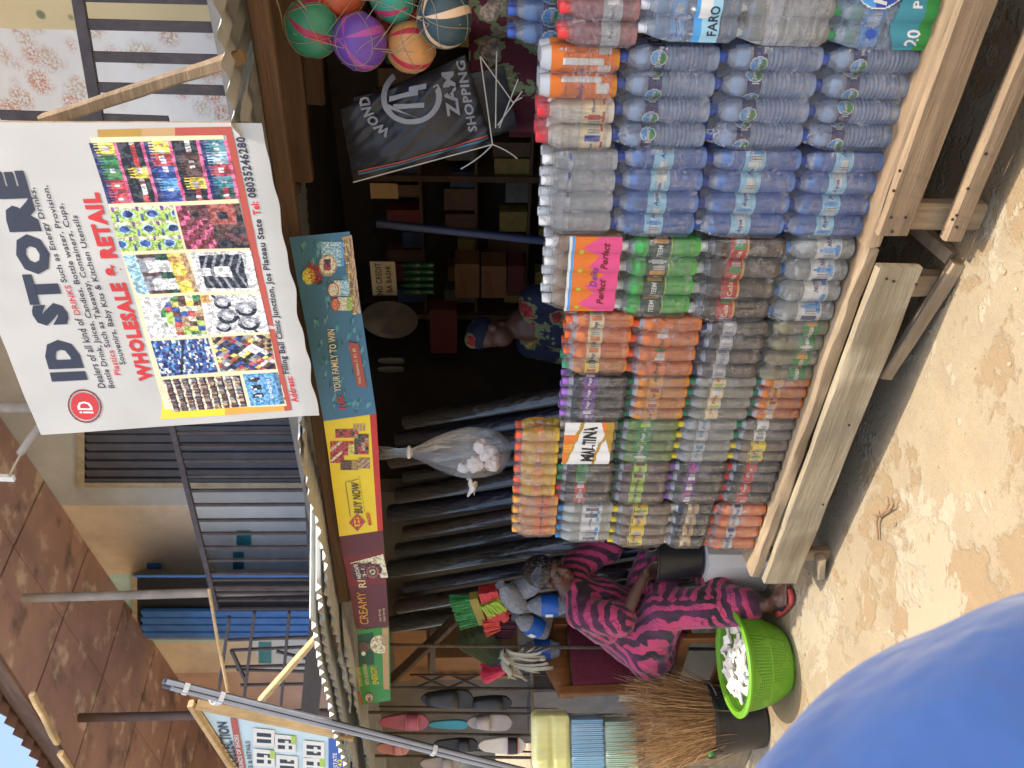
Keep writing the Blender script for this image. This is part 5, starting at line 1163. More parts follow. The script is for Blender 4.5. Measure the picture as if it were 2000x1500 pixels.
k = MB(); k.lathe([(.20, 0), (.20, .02), (.12, .02)], 40, bc + V((0, 0, .024)), None, True) if False else None

# ------------------------------------------------------------------ black bucket of straw brooms
b0 = PZ(1508, 1405, 0); b0 = V((b0.x - .17, b0.y + .10, 0)); b = thing('bucket', b0, 'big black bucket full of straw brooms beside the green basket', 'bucket'); HB2, RB2 = .31, .19
q = MB(); q.lathe([(.001, .008), (.155, .008), (RB2, HB2 - .02), (RB2 + .012, HB2 - .018), (RB2 + .014, HB2), (RB2 - .004, HB2), (RB2 - .006, HB2 - .02), (.15, .016), (.001, .016)], 40, b0, None, False); q.build('shell', BLACK, b)
q = MB(); q.tube([b0 + V((RB2 * 1.05 * math.cos(a), RB2 * 1.05 * math.sin(a), HB2 - .03 + .05 * math.sin(a * .5) ** 2)) for a in [math.pi * (.05 + .9 * j / 14) for j in range(15)]], .004, 6); q.build('handle', pm('wire_grey', L(150, 150, 150), .4, metal=.5), b)
STRAW = [pm('straw_%d' % k, c, .8, .25, 30) for k, c in enumerate((L(190, 152, 104), L(164, 126, 82), L(136, 102, 66)))]
br_ = thing('straw_broom', b0 + V((0, 0, .02)), 'bundled brown straw brooms standing bristles up in the big black bucket', 'broom')
q = MB(); rs = random.Random(5)
for i in range(1500):
    r0 = .15 * math.sqrt(rs.random()); a = rs.random() * 6.283; p = b0 + V((r0 * math.cos(a) * .9, r0 * math.sin(a) * .9, .03)); hgt = rs.uniform(.50, .78) + .06 * math.cos(a * 3)
    e = b0 + V((r0 * math.cos(a) * 1.5 + rs.gauss(0, .03), r0 * math.sin(a) * 1.5 + rs.gauss(0, .035), hgt)); bend = V((rs.gauss(0, .03), rs.gauss(0, .03), 0)); r = rs.uniform(.0011, .0021); q.mi = i % 3
    q.tube([p, p.lerp(e, .5) + bend * .3, p.lerp(e, .8) + bend * .8, e + bend * 1.5 + V((0, 0, -.01))], [r, r, r * .8, r * .5], 3, cap=False)
q.build('straws', STRAW, br_, kind='stuff')
q = MB(); p = b0 + V((-.03, -RB2 + .02, HB2 - .02)); q.lathe([(.016, 0), (.018, .04), (.010, .05)], 12, p, None, True, (1, 0, 0), (0, 1, 0), V((0, -.3, 1)).normalized()); tagd(q.build('green_marker_pen', pm('green_handle', L(40, 190, 90), .4)), 'small bright green pen-like stub poking from the bucket of brooms', 'pen')
# ------------------------------------------------------------------ hung goods: netted balls
def mat_ball(name, c, stripe):
    m, nt = newmat(name); t = NT(nt); v = t.coord('Object'); sep = t.n('ShaderNodeSeparateXYZ'); nt.links.new(v, sep.inputs[0])
    a = t.math('ARCTAN2', sep.outputs[1], sep.outputs[0]); s = t.math('SINE', t.math('MULTIPLY', t.math('ADD', a, t.math('MULTIPLY', sep.outputs[2], 3.0)), 4.0))
    n = t.noise(v, 10, 4)
    base = t.mix(t.ramp(n, .3, .7), tuple(x * .85 for x in c), tuple(min(1, x * 1.1) for x in c)); cc = t.mix(t.ramp(s, .80, .84), base, stripe)
    t.out(t.bsdf(cc, .38, t.bump(n, .15, .01))); return m
BALLS = [((610, 55), 54, L(58, 138, 108), L(170, 50, 84), 'green ball with crimson stripes, beside the roof beam', .0), ((664, -16), 52, L(214, 104, 62), L(190, 60, 50), 'orange ball at the edge of the net', .06), ((703, 82), 53, L(112, 72, 166), L(180, 80, 160), 'purple ball with pink stripes', -.04),
         ((768, -6), 47, L(50, 158, 132), L(186, 60, 100), 'teal ball with pink stripes', .02), ((803, 92), 48, L(214, 150, 86), L(196, 50, 70), 'peach-yellow ball with red stripes', .0), ((868, 36), 54, L(58, 80, 84), L(236, 200, 160), 'dark grey-green ball with cream stripes', -.06), ((778, 44), 44, L(176, 70, 56), L(150, 40, 50), 'dull red ball sunk behind the peach-yellow one', .13)]
CORD = pm('net_cord', L(168, 150, 118), .8, .2, 30)
bcs = []
for (x, y), r, c, s, lab, dy in BALLS:
    p = PY(x, y, 2.55 + dy); D = (p - EYE).dot(FW); R = r / FPX * D; bcs.append((p, R)); k = MB(); k.ell((0, 0, 0), R, None, 28, 18)
    o = k.build('toy_ball', mat_ball('ball_' + lab.split()[0], c, s), org=(0, 0, 0)); o.location = p; o.rotation_euler = (rnd.uniform(.4, 1.2), rnd.uniform(-.5, .5), rnd.uniform(0, 3)); tagd(o, lab, 'ball', 'plastic balls in the hanging net')
nt_ = MB(); cen = sum((p for p, R in bcs), V()) / len(bcs); top = PY(520, -40, 2.5)
for bi, (p, R) in enumerate(bcs[:6]):
    axm = Matrix.Rotation(bi * .7, 3, 'X') @ Matrix.Rotation(.5 + bi, 3, 'Y')
    for sgn in (-1, 1):
        for k in range(4):
            ph = k * math.pi / 2 + bi * .4
            pts = [p + axm @ (V((math.sin(th) * math.cos(ph + sgn * th * .8), math.sin(th) * math.sin(ph + sgn * th * .8), math.cos(th))) * (R * 1.018)) for th in [math.pi * j / 16 for j in range(17)]]
            nt_.tube(pts, .0010, 4, cap=False)
for bi in (0, 1, 2): nt_.tube(arc(bcs[bi][0] + V((0, -.02, bcs[bi][1])), top + V((.02 * bi, 0, 0)), .01), .0018, 4, cap=False)
for a, b in ((0, 2), (2, 4), (4, 5), (2, 3), (3, 5), (0, 1), (1, 3)):
    for dz in (-.6, .5): pa, pb = bcs[a], bcs[b]; o1 = V((0, -.85, dz)).normalized(); nt_.tube(arc(pa[0] + o1 * pa[1] * 1.02, pb[0] + o1 * pb[1] * 1.02, .004), .0011, 4, cap=False)
tagd(nt_.build('ball_net', CORD, kind='stuff') if False else nt_.build('ball_net', CORD), 'thin beige string net holding the coloured balls under the roof beam', 'net')
# black woven shopping bag, tied with string
BAGM = pm('black_woven_sack', L(38, 38, 42), .42, .25, 5, .5, 16, coat=.1)
Yb = 2.62; BQ = [(690, 356), (665, 214), (908, 108), (962, 282)]      # far top, near top ... as hung: TL, TR, BR, BL
pts = [PY(x, y, Yb) for x, y in BQ]; fb = bil(pts[3], pts[2], pts[1], pts[0])
def bagw(u, v): return V((0, -.05 * (math.sin(math.pi * min(1, max(0, u))) * math.sin(math.pi * min(1, max(0, v)))) ** .6 + .012 * nz(u * 4, v * 5, 2) + .01 * nz(u * 9 + v * 7, v * 3), 0))
bg_ = thing('shopping_bag', pts[2], 'black woven sack bag with big pale lettering hanging under the netted balls', 'bag')
k = MB(); k.grid(lambda u, v: fb(u, v) + bagw(u, v), 70, 70); k.grid(lambda u, v: fb(u, v) - bagw(u, v) * .8 + V((0, .012, 0)), 20, 20); k.build('sack', BAGM, bg_)
q = MB(); LB = [.0045]
def bcast(x, y):
    p = PY(x, y, Yb); a = pts[3]; ex = pts[2] - pts[3]; ey = pts[0] - pts[3]
    dx, dz = p.x - a.x, p.z - a.z; det = ex.x * ey.z - ex.z * ey.x; u = (dx * ey.z - dz * ey.x) / det; v = (ex.x * dz - ex.z * dx) / det
    return p
def bpost(p):
    a = pts[3]; ex = pts[2] - pts[3]; ey = pts[0] - pts[3]; dx, dz = p.x - a.x, p.z - a.z; det = ex.x * ey.z - ex.z * ey.x
    return p + bagw((dx * ey.z - dz * ey.x) / det, (ex.x * dz - ex.z * dx) / det) + V((0, -LB[0], 0))
bcast.post = bpost
T('SHOPPING', 933, 253, 908, 117, 18, 'grey', .035, mb=q, cast=bcast); T('ZAM', 899, 221, 886, 136, 24, 'grey', .035, mb=q, cast=bcast)
def ringfn(u, v, r0=88, r1=112, a0=152, a1=92):
    a = rad(a0 + (a1 - a0) * u); r = r0 + (r1 - r0) * v; return bcast(805 - math.sin(a) * r * .92 - 0, 182 - math.cos(a) * r * .78)
q.text('WOND', posted(ringfn, bcast), 'grey', .04)
q.grid(lambda u, v: bpost(ringfn(u, v, 52, 64, 40, 300)), 40, 2, lambda u, v: 'grey')
q.grid(lambda u, v: bpost(bcast(*(lambda P0, P1, P2, P3: ((P0[0] * (1 - u) + P1[0] * u) * (1 - v) + (P3[0] * (1 - u) + P2[0] * u) * v, (P0[1] * (1 - u) + P1[1] * u) * (1 - v) + (P3[1] * (1 - u) + P2[1] * u) * v))((838, 226), (806, 216), (760, 194), (764, 204)))), 8, 2, lambda u, v: 'grey')
for s0, s1 in (((770, 200), (830, 196)), ((762, 186), (818, 172)), ((800, 168), (834, 160))):
    q.grid(lambda u, v: bpost(bcast(s0[0] + (s1[0] - s0[0]) * u, s0[1] + (s1[1] - s0[1]) * u + 9 * (v - .5))), 8, 1, lambda u, v: 'grey')
for w, i in ((0, 'brick'), (5, 'steel')): q.grid(lambda u, v: bpost(bcast(700 + 252 * u + w * .3, 330 - 70 * u + w + 3.5 * v)), 60, 1, lambda u, v: i)
q.build('print', INKL, bg_, ang=20)
STR = pm('white_string', L(190, 182, 166), .8, .1, 30)
for i, (a, b, s) in enumerate([((690, 356), (962, 282), 0), ((962, 282), (938, 110), 0), ((938, 110), (1002, 200), .0), ((962, 282), (1010, 310), .01), ((975, 250), (1012, 155), 0), ((972, 245), (1020, 178), 0), ((900, 330), (962, 282), .01), ((1002, 200), (1020, 190), 0), ((968, 250), (970, 100), 0)]):
    k = MB(); k.tube(arc(PY(a[0], a[1], 2.56), PY(b[0], b[1], 2.56), s), .0022, 5); k.build('string', STR, bg_)
Y2 = 2.68; P2 = [PY(x, y, Y2) for x, y in ((700, 350), (690, 190), (985, 130), (1010, 250))]; f2_ = bil(P2[3], P2[2], P2[1], P2[0])
k = MB(); k.grid(lambda u, v: f2_(u, v) + bagw(u, v) * .8, 16, 16); k.grid(lambda u, v: f2_(u, v) - bagw(u, v) * .5 + V((0, .01, 0)), 12, 12); tagd(k.build('folded_sack', BAGM), 'plain black sack hanging tied behind the lettered one', 'bag')
# clear bag with paper cups inside
m, nt = newmat('clear_polythene'); t = NT(nt); v = t.coord('Object', (14, 14, 2.5)); n = t.noise(v, 1.0, 4, .6, .6); nrm = t.bump(n, .9, .03)
d1 = t.n('ShaderNodeBsdfDiffuse', i_Color=(.82, .80, .76, 1)); g1 = t.n('ShaderNodeBsdfGlossy', i_Roughness=.2); nt.links.new(nrm, g1.inputs['Normal']); tr = t.n('ShaderNodeBsdfTransparent')
lw = t.n('ShaderNodeLayerWeight', i_Blend=.4); nt.links.new(nrm, lw.inputs['Normal'])
a = t.n('ShaderNodeMixShader'); nt.links.new(t.ramp(n, .35, .8, .03, .17), a.inputs[0]); nt.links.new(tr.outputs[0], a.inputs[1]); nt.links.new(d1.outputs[0], a.inputs[2])
b_ = t.n('ShaderNodeMixShader'); nt.links.new(t.ramp(lw.outputs['Fresnel'], 0, 1, .03, .4), b_.inputs[0]); nt.links.new(a.outputs[0], b_.inputs[1]); nt.links.new(g1.outputs[0], b_.inputs[2]); t.out(b_.outputs[0]); POLY = m
Yh = 2.42; kt = PY(800, 884, Yh); bm0 = PY(1000, 884, Yh); D = (kt - EYE).dot(FW); mp = D / FPX; Ht = kt.z - bm0.z
cb = thing('clear_bag', bm0, 'clear plastic bag knotted and hung from the yellow advert strip', 'bag')
prof = [(.003, 0), (.03, .01), (.26, .04), (.42, .12), (.50, .25), (.53, .42), (.46, .58), (.33, .74), (.17, .88), (.09, .97), (.075, 1.0), (.10, 1.03), (.085, 1.10), (.11, 1.18), (.14, 1.27), (.15, 1.34)]
k = MB(); k.lathe([(r * 94 * mp, z * Ht) for r, z in prof], 40, bm0, None, False, fn=lambda t_, s: 1 + .09 * nz(math.cos(t_) * 2.2, math.sin(t_) * 2.2, s * 1.6) + (.10 * math.sin(9 * t_ + 2 * s) if s > .5 else .02 * math.sin(7 * t_))); k.build('polythene', POLY, cb)
q = MB(); q.lathe([(.011, -.012), (.026, -.004), (.028, .006), (.012, .014)], 20, kt, None, True, fn=lambda t_, s: 1 + .12 * math.sin(3 * t_)); q.build('knot', pm('white_polythene', L(206, 200, 184), .4), cb)
q = MB(); q.tube([PY(740, 882, Yh), PY(700, 880, Yh - .02), PY(640, 876, Yh)], .004, 6); q.build('string', STR, cb)
m, nt = newmat('red_printed_paper'); t = NT(nt); v = t.coord('Object'); vo = t.n('ShaderNodeTexVoronoi', i_Scale=30.0); nt.links.new(v, vo.inputs['Vector']); n = t.noise(v, 55, 3)
sr = t.n('ShaderNodeSeparateColor'); nt.links.new(vo.outputs['Color'], sr.inputs[0]); mk = t.math('MULTIPLY', t.ramp(t.math('ADD', vo.outputs[0], t.math('MULTIPLY', n, .4)), .38, .50, 1, 0), t.ramp(sr.outputs[0], .45, .5))
t.out(t.bsdf(t.mix(mk, L(226, 216, 210), L(176, 40, 62)), .6, t.bump(n, .6, .02))); REDP = m
for i, (x, y, dy, r) in enumerate([(928, 906, 0, .036), (955, 886, .02, .040), (962, 906, -.03, .032), (938, 872, .05, .032), (905, 914, .01, .026)]):
    p = PY(x, y, Yh + dy); k = MB(); k.ell((0, 0, 0), r, None, 22, 14); k.v = [q_ * (1 + .35 * nz(q_.x * 45 + i * 3, q_.y * 45, q_.z * 45)) for q_ in k.v]; k.v = [q_ + p for q_ in k.v]
    tagd(k.build('paper_packet', REDP, ang=25), ['white red-printed paper packet low in the clear bag, nearest the white knot', 'biggest white red-printed paper packet in the clear bag', 'white red-printed paper packet at the very bottom of the clear bag', 'white red-printed paper packet at the back of the clear bag', 'small white red-printed paper packet above the others in the clear bag'][i], 'packet', 'paper packets in the clear bag')
p0 = PY(938, 906, 2.34); k = MB(); k.grid(lambda u, v: PY(912 + 6 * math.sin(v * 3) + u * 14 - 22 * v * 0 , 938 + v * 26, 2.33) + V((0, .02 * math.sin(u * 6 + v * 4), .012 * nz(u * 3, v * 3))), 8, 8); o = k.build('bag_tail', pm('white_polythene', L(206, 200, 184), .4), cb); o.modifiers.new('t', 'SOLIDIFY').thickness = .003

# ------------------------------------------------------------------ neighbour's stall: grille, slippers, brushes
Yg = 2.75
gr = thing('rebar_grille', PY(1100, 1400, Yg), 'grille of ribbed steel rods with slippers hung on it', 'grille')
RB_ = pm('ribbed_rod', L(128, 114, 98), .65, .3, 20, .0)
m, nt = newmat('ribbed_steel_rod'); t = NT(nt); w = t.n('ShaderNodeTexWave', i_Scale=32.0, i_Distortion=.4); w.bands_direction = 'Z'; nt.links.new(t.coord('World'), w.inputs['Vector']); n = t.noise(t.coord('World'), 9, 4)
t.out(t.bsdf(t.mix(n, L(92, 80, 70), L(150, 134, 114)), .6, t.bump(w.outputs[0], 1.0, .01), .2)); ROD = m
for y, x0 in ((1262, 760), (1345, 735), (1393, 690), (1434, 700), (1478, 700), (1540, 700), (1600, 700)): k = MB(); k.tube([PY(x0, y - 2, Yg), PY(1560, y + 8, Yg)], .011, 8); k.build('rod', ROD, gr)
for x in (715, 1038, 1240): k = MB(); k.tube([PY(x, 1290, Yg + .02), PY(x + 6, 1640, Yg + .02)], .011, 8); k.build('rod', ROD, gr)
Yk = 3.3
k = MB()
br2 = thing('back_rack', PY(1000, 1400, Yk), 'black wire rack with crossed bars behind the slippers', 'rack')
for a, b in (((800, 1318), (1080, 1318)), ((800, 1342), (1080, 1345)), ((815, 1318), (870, 1342)), ((870, 1318), (815, 1342)), ((880, 1318), (935, 1342)), ((935, 1318), (880, 1342)), ((740, 1380), (1090, 1384)), ((740, 1460), (1090, 1470))): k = MB(); k.tube([PY(*a, Yk), PY(*b, Yk)], .009, 6); k.build('bar', DARKIRON, br2)
small_box('cardboard_box', 765, 838, 1330, 1232, 3.35, .3, CARD, 'brown cardboard box high up behind the slippers, beyond the slanting plank', 'box', 'cardboard boxes behind the grille'); small_box('cardboard_box', 850, 1010, 1326, 1285, 3.32, .3, CARD, 'long tan cardboard box behind the brushes', 'box', 'cardboard boxes behind the grille')
small_box('cardboard_box', 1040, 1250, 1440, 1352, 3.3, .3, pm('grey_carton', L(120, 114, 108), .8), 'grey carton low behind the grille by the foam boxes', 'box', 'cardboard boxes behind the grille')
q = MB(); q.plank(PY(895, 1205, 2.95), PY(758, 1335, 2.95), .03, .09, (0, 1, 0), 8, .003, 60); tagd(q.build('slant_plank', BEAM), 'dark slanting plank under the green advert strip', 'plank')
def slide(label, x0, x1, yc, wpx, sole, strap, Yp=2.70, trim=None, strap_at=(.55, .78), flip=False, side=0.0):
    a = PY(x0, yc, Yp); b = PY(x1, yc, Yp); D = (a - EYE).dot(FW); hw = wpx / FPX * D / 2
    t = thing('slipper', b, label, 'slipper', 'slippers hung on the grille'); nrm = (EYE - a); nrm.z = 0; nrm.normalize(); sd = V((0, 0, 1)).cross(nrm); sd = (RT * math.cos(side) + nrm * math.sin(side))
    def o(u, v): w = hw * (.80 + .22 * math.sin(u * 4.2 - 1.2)) * min(1, (max(1e-4, u * (1 - u)) * 9) ** .5); return a.lerp(b, u) + sd * (w * v)
    k = MB(); k.grid(lambda u, v: o(u, v * 2 - 1) + nrm * .004, 24, 8); m_ = k.build('sole', sole, t); m_.modifiers.new('t', 'SOLIDIFY').thickness = .022
    if strap is not None:
        k = MB(); k.grid(lambda u, v: o(strap_at[0] + (strap_at[1] - strap_at[0]) * u, (v * 2 - 1) * 1.02) + nrm * (.008 + .042 * math.sin(math.pi * v) ** .7), 4, 14); m_ = k.build('strap', strap, t); m_.modifiers.new('t', 'SOLIDIFY').thickness = .005
        if trim is not None:
            for s in strap_at: k = MB(); k.tube([o(s, v / 7 - 1) * 1 + nrm * (.010 + .043 * max(0, math.sin(math.pi * v / 14)) ** .7) for v in range(15)], .003, 6); k.build('trim', trim, t)
    return t
PK = pm('dusky_pink_rubber', L(176, 92, 112), .55, .1, 12); TQ = pm('turquoise_rubber', L(60, 152, 170), .5); GY = pm('grey_rubber', L(170, 158, 150), .6); BK = pm('black_rubber', L(42, 44, 50), .5, .15, 12); WT_ = pm('white_footbed', L(218, 210, 194), .6); RD = pm('red_piping', L(170, 60, 62), .5); PPK = pm('pale_pink_rubber', L(214, 150, 152), .5)
slide('dusky pink strapped slipper, toe pointing at the ground', 741, 838, 1411, 31, PK, PK, trim=PPK)
slide('turquoise slipper seen from its edge', 836, 916, 1416, 17, TQ, None, 2.72)
slide('pale grey slipper showing its grooved underside', 912, 1001, 1412, 32, GY, GY, 2.70, strap_at=(.2, .5))
slide('white slipper with black strap piped in red', 934, 1027, 1457, 33, WT_, BK, 2.66, trim=RD, strap_at=(.62, .82))
slide('big black shoe nearest the brushes', 822, 925, 1366, 36, BK, BK, 2.69, strap_at=(.1, .7)); slide('second black shoe under the big black one', 905, 1000, 1374, 28, BK, BK, 2.72, strap_at=(.2, .8))
slide('dark slipper hanging beside the white one', 846, 935, 1456, 26, BK, BK, 2.74); slide('pale pink slipper half hidden behind the bundle of pipes', 735, 800, 1462, 26, PPK, PPK, 2.72); slide('grey-white sandal under the bundle of pipes', 820, 900, 1492, 26, GY, GY, 2.7)
def bristles(mb, p, d, sp_, ln, n, r=.0016, seed=1, wid=(1, 1), curl=.01, ax1=None):
    rs = random.Random(seed); d = d.normalized(); a = (ax1 or d.orthogonal()).normalized(); b = d.cross(a).normalized()
    for i in range(n):
        u, v = rs.uniform(-1, 1), rs.uniform(-1, 1); s = p + a * (u * wid[0]) + b * (v * wid[1]); e = s + d * (ln * rs.uniform(.88, 1.05)) + a * (u * sp_ + rs.gauss(0, curl)) + b * (v * sp_ + rs.gauss(0, curl))
        mb.tube([s, s.lerp(e, .6) + V((rs.gauss(0, curl * .4), 0, rs.gauss(0, curl * .4))), e], r, 3, cap=False)
def brush(label, px, dpx, Yp, wpx, col, n, block=None, sp_=.02, cat='brush', r=.0022, seed=1, dpt=.02, cap=None):
    p = PY(*px, Yp); e = PY(*dpx, Yp); D = (p - EYE).dot(FW); w = wpx / FPX * D / 2; t = thing('cleaning_brush', p, label, cat, 'brushes and mops hung in a cluster')
    d = e - p; sd = d.cross(V((0, 1, 0))).normalized(); k = MB(); bristles(k, p, d, sp_, d.length, n, r, seed, (w, dpt), .006, sd); k.build('bristles', pm('bristle_%d_%d_%d' % tuple(int(c * 300) for c in col), col, .6, .2, 40), t, kind='stuff')
    if block is not None: k = MB(); k.bar(p - d.normalized() * .045, p + d.normalized() * .006, w * 2.05, dpt * 2.6, sd.cross(d)); k.build('block', block, t)
    return t
Yq = 2.82
brush('broom head of bright green bristles on a yellow block', (928, 1190), (889, 1196), Yq, 84, L(66, 150, 84), 420, pm('mustard_block', L(150, 132, 52), .6), .012)
brush('red and lime woolly mop beneath the green broom', (952, 1150), (975, 1208), Yq, 36, L(206, 64, 68), 260, None, .006, 'mop', .004, 3, .03)
brush('lime band of the woolly mop next to the red one', (955, 1172), (975, 1190), Yq - .02, 40, L(160, 190, 56), 160, None, .004, 'mop', .004, 4, .03)
brush('coral red tassel brush by the white mop', (975, 1218), (945, 1222), Yq - .02, 30, L(220, 84, 74), 200, None, .01, 'brush', .003, 5)
brush('dark olive fibre mop between the green broom and the pink brush', (975, 1290), (918, 1238), Yq, 44, L(92, 104, 78), 420, pm('slate_ferrule', L(72, 72, 96), .6), .03, 'mop', .0022, 6)
brush('hot pink fan brush at the end of the cluster', (985, 1308), (944, 1318), Yq - .04, 16, L(226, 66, 96), 300, None, .028, 'brush', .0022, 7)
brush('dark purple bristle brush behind the blue packets', (1008, 1226), (972, 1222), Yq + .05, 66, L(84, 34, 52), 260, None, .008, 'brush', .003, 8)
t = thing('strip_mop', PY(1000, 1290, Yq - .08), 'off-white mop of torn cloth strips hanging over the chair back', 'mop', 'brushes and mops hung in a cluster'); k = MB(); rs = random.Random(9)
for i in range(26):
    a = PY(985 + rs.uniform(-8, 10), 1282 + rs.uniform(-14, 14), Yq - .08); b = PY(rs.uniform(985, 1082), 1296 + rs.uniform(-40, 38), Yq - .1 + rs.uniform(-.05, .04)); sdv = V((rs.uniform(-1, 1), rs.uniform(-.4, .4), rs.uniform(-1, 1))).normalized() * .015
    k.grid(lambda u, v: a.lerp(b, u) + sdv * ((v - .5) * 2) + V((0, -.025 * math.sin(u * 3.1), .012 * math.sin(u * 7 + i))), 8, 1)
o = k.build('cloth_strips', pm('off_white_cloth', L(176, 168, 146), .9, .12, 10, .3), t, kind='stuff'); o.modifiers.new('t', 'SOLIDIFY').thickness = .003
m, nt = newmat('silver_scourers'); t = NT(nt); v = t.coord('World'); n = t.noise(v, 60, 4, .7, 2.0); t.out(t.bsdf(t.mix(t.ramp(n, .3, .7), L(120, 124, 134), L(216, 218, 222)), .35, t.bump(n, 1.0, .02), .3)); SCR = m
BLUL = pm('blue_printed_plastic', L(36, 96, 182), .3, .1, 8, .2)
for i, (x, y, ang, lab) in enumerate([(1000, 1168, 60, 'silver scourer packet without blue, nearest the seated head'), (1072, 1182, 0, 'silver scourer packet with wide blue label, right behind the neck'), (1040, 1222, 40, 'tilted silver scourer packet with blue label above the chair back'), (1058, 1268, 0, 'silver scourer packet with blue label half behind the chair back'), (1020, 1150, -30, 'silver scourer packet deepest in the cluster')]):
    p = PY(x, y, Yq + .06 * (i == 4)); t = thing('scourer_packet', p, lab, 'packet', 'scourer packets beside the brushes'); R3 = Matrix.Rotation(rad(ang), 3, 'Y'); ez = R3 @ V((0, 0, 1)); ex = R3 @ V((1, 0, 0))
    k = MB(); k.lathe([(.012, -.13), (.045, -.11), (.062, -.06), (.066, 0), (.06, .06), (.04, .10), (.02, .13), (.03, .15)], 20, p, None, True, ex, (0, 1, 0), ez, lambda a_, s: 1 + .08 * nz(a_, s * 6, i)); k.build('scourers', SCR, t)
    if i not in (0, 4): k = MB(); k.lathe([(.066, -.05), (.069, 0), (.065, .05)], 20, p, 0, False, ex, (0, 1, 0), ez); k.grid(lambda u, v: p + ez * (-.02 + .045 * v) + ex * (.07 * math.sin(-.5 + .6 * u)) + V((0, -.0715 * math.cos(-.5 + .6 * u), 0)), 6, 1, lambda u, v: 1); k.build('band', [BLUL, INK['white']], t)
# foam boxes and plates in polythene, on a crate behind the brooms
DF, TURN = 4.45, rad(50)
YF = pm('yellow_foam', L(238, 234, 150), .5, .05); BF = pm('blue_foam', L(124, 184, 216), .5, .05); GF = pm('mint_foam', L(160, 190, 160), .5, .05)
def foam(name, x0, x1, yc, wpx, dp, label, cat):
    p = PD(x1, yc, DF); t = thing(name, p, label, cat); t.rotation_euler = (0, 0, TURN); return t, p, wpx / FPX * DF / 2, (x1 - x0) / FPX * DF
def wrapbag(t, p, hw, h, dp, seed):
    k = MB(); c = p + V((0, dp / 2 - .01, h / 2)); hx, hz = hw + .012, h / 2 + .010
    def g_(u, v):
        th = u * 2 * math.pi; z = (v - .5) * 2; sq_ = lambda x: math.copysign(abs(x) ** .35, x); w = (1 - abs(z) ** 8 * .25) * (1 + .03 * nz(th * 2, z * 3, seed)); return c + V((hx * sq_(math.cos(th)) * w, (dp / 2 + .02) * sq_(math.sin(th)) * w, hz * z))
    k.grid(g_, 48, 14); k.build('polythene', POLY, t)
t, p, hw, h = foam('foam_box_pack', 1041, 1114, 1452, 104, .16, 'stack of pale yellow foam food boxes in tied clear plastic, topmost', 'foam boxes')
for j in range(6):
    k = MB()
    def bx(u, v):
        dome = max(0, min(1, min((v * 2) % 1, 1 - (v * 2) % 1) * 5)) * max(0, min(1, min(u, 1 - u) * 8)); cr = 1 - .05 * max(0, 1 - min(v, 1 - v) * 14) ** 2
        return p + V((hw * 2 * (u - .5) * cr, j * .027 + .010 - .018 * dome, h * (.5 + (v - .5) * (1 - .04 * max(0, 1 - min(u, 1 - u) * 14) ** 2))))
    k.grid(lambda u, v: bx(v, u) if False else bx(u, v), 24, 28); o = k.build('foam_box', YF, t); o.modifiers.new('t', 'SOLIDIFY').thickness = .006
wrapbag(t, p, hw, h, .17, 1)
for (nm, x0, x1, yc, m_, lab) in (('plate_pack', 1117, 1180, 1456, BF, 'pack of thin blue foam plates on edge, between the yellow and mint packs'), ('plate_pack', 1183, 1245, 1460, GF, 'pack of mint green foam plates half hidden by the straw brooms')):
    t, p, hw, h = foam(nm, x0, x1, yc, 96, .16, lab, 'foam plates')
    for j in range(26):
        k = MB(); x = p.x - hw + 2 * hw * (j + .5) / 26; w = hw / 26 * .74; k.box((x - w, p.y - .004 * (j % 2), p.z + .003 * (j % 3)), (x + w, p.y + .15, p.z + h)); k.build('foam_plate', m_, t)
    wrapbag(t, p, hw, h, .16, 3)
Yf = PD(1247, 1456, DF).y
a = PY(1247, 1500, Yf); b = PY(1247, 1404, Yf); k = MB(); k.box((a.x + .05, Yf - .02, 0), (b.x - .03, Yf + .2, a.z - .012)); tagd(k.build('wooden_crate', BOARD), 'wooden crate behind the straw brooms, carrying the foam packs', 'crate')
small_box('white_tile', 1215, 1300, 1368, 1338, 2.62, .03, pm('pale_tile', L(176, 164, 146), .4), 'pale tile standing between the chair post and the brooms', 'tile')
# leaning bundle of conduit
Yp_ = 2.0
PV = [pm('conduit_%d' % i, c, .28, .12, 6, .05, 30, coat=.3) for i, c in enumerate((L(70, 76, 90), L(104, 112, 126), L(44, 48, 58), L(150, 156, 166)))]
t = thing('pipe_bundle', PY(990, 1502, Yp_), 'long bundle of grey-black plastic conduit pipes leaning past the second sign', 'pipes')
p0, p1 = PY(335, 1338, Yp_ + .06), PY(1000, 1503, Yp_); d = p1 - p0; e_ = p0 + d * (p0.z / (p0.z - p1.z)); ax_ = d.normalized(); s1 = ax_.cross(V((0, 1, 0))).normalized(); s2 = V((0, 1, 0))
for i, (u, v) in enumerate([(-1.5, 0), (-.5, -.3), (.5, -.3), (1.5, 0), (-1, .8), (0, .7), (1, .8), (0, -1.1)]):
    o = (s1 * u + s2 * v) * .0125; dl = rnd.uniform(-.015, .05); k = MB(); k.tube([p0 + o - ax_ * dl, p0.lerp(e_, .5) + o * .95, e_ + o], .0115, 10); k.build('pipe', PV[i % 4], t)
TAPE = pm('white_tape', L(206, 206, 204), .5)
for f in (.02, .07, .40, .72):
    k = MB(); c = p0.lerp(e_, f); k.lathe([(.033, -.012), (.034, 0), (.033, .012)], 18, c, None, False, s1, s2 * .75, ax_, lambda a_, s: 1 + .1 * math.sin(5 * a_)); k.build('tape', TAPE if f != .72 else BK, t)
k = MB(); c = p0.lerp(e_, .07); k.grid(lambda u, v: c + s1 * (-.03 - .05 * u) + ax_ * ((v - .5) * .03 * (1 + u) - .03 * u) + V((0, -.02 * math.sin(u * 5), 0)), 6, 3); o = k.build('tape', TAPE, t); o.modifiers.new('t', 'SOLIDIFY').thickness = .002
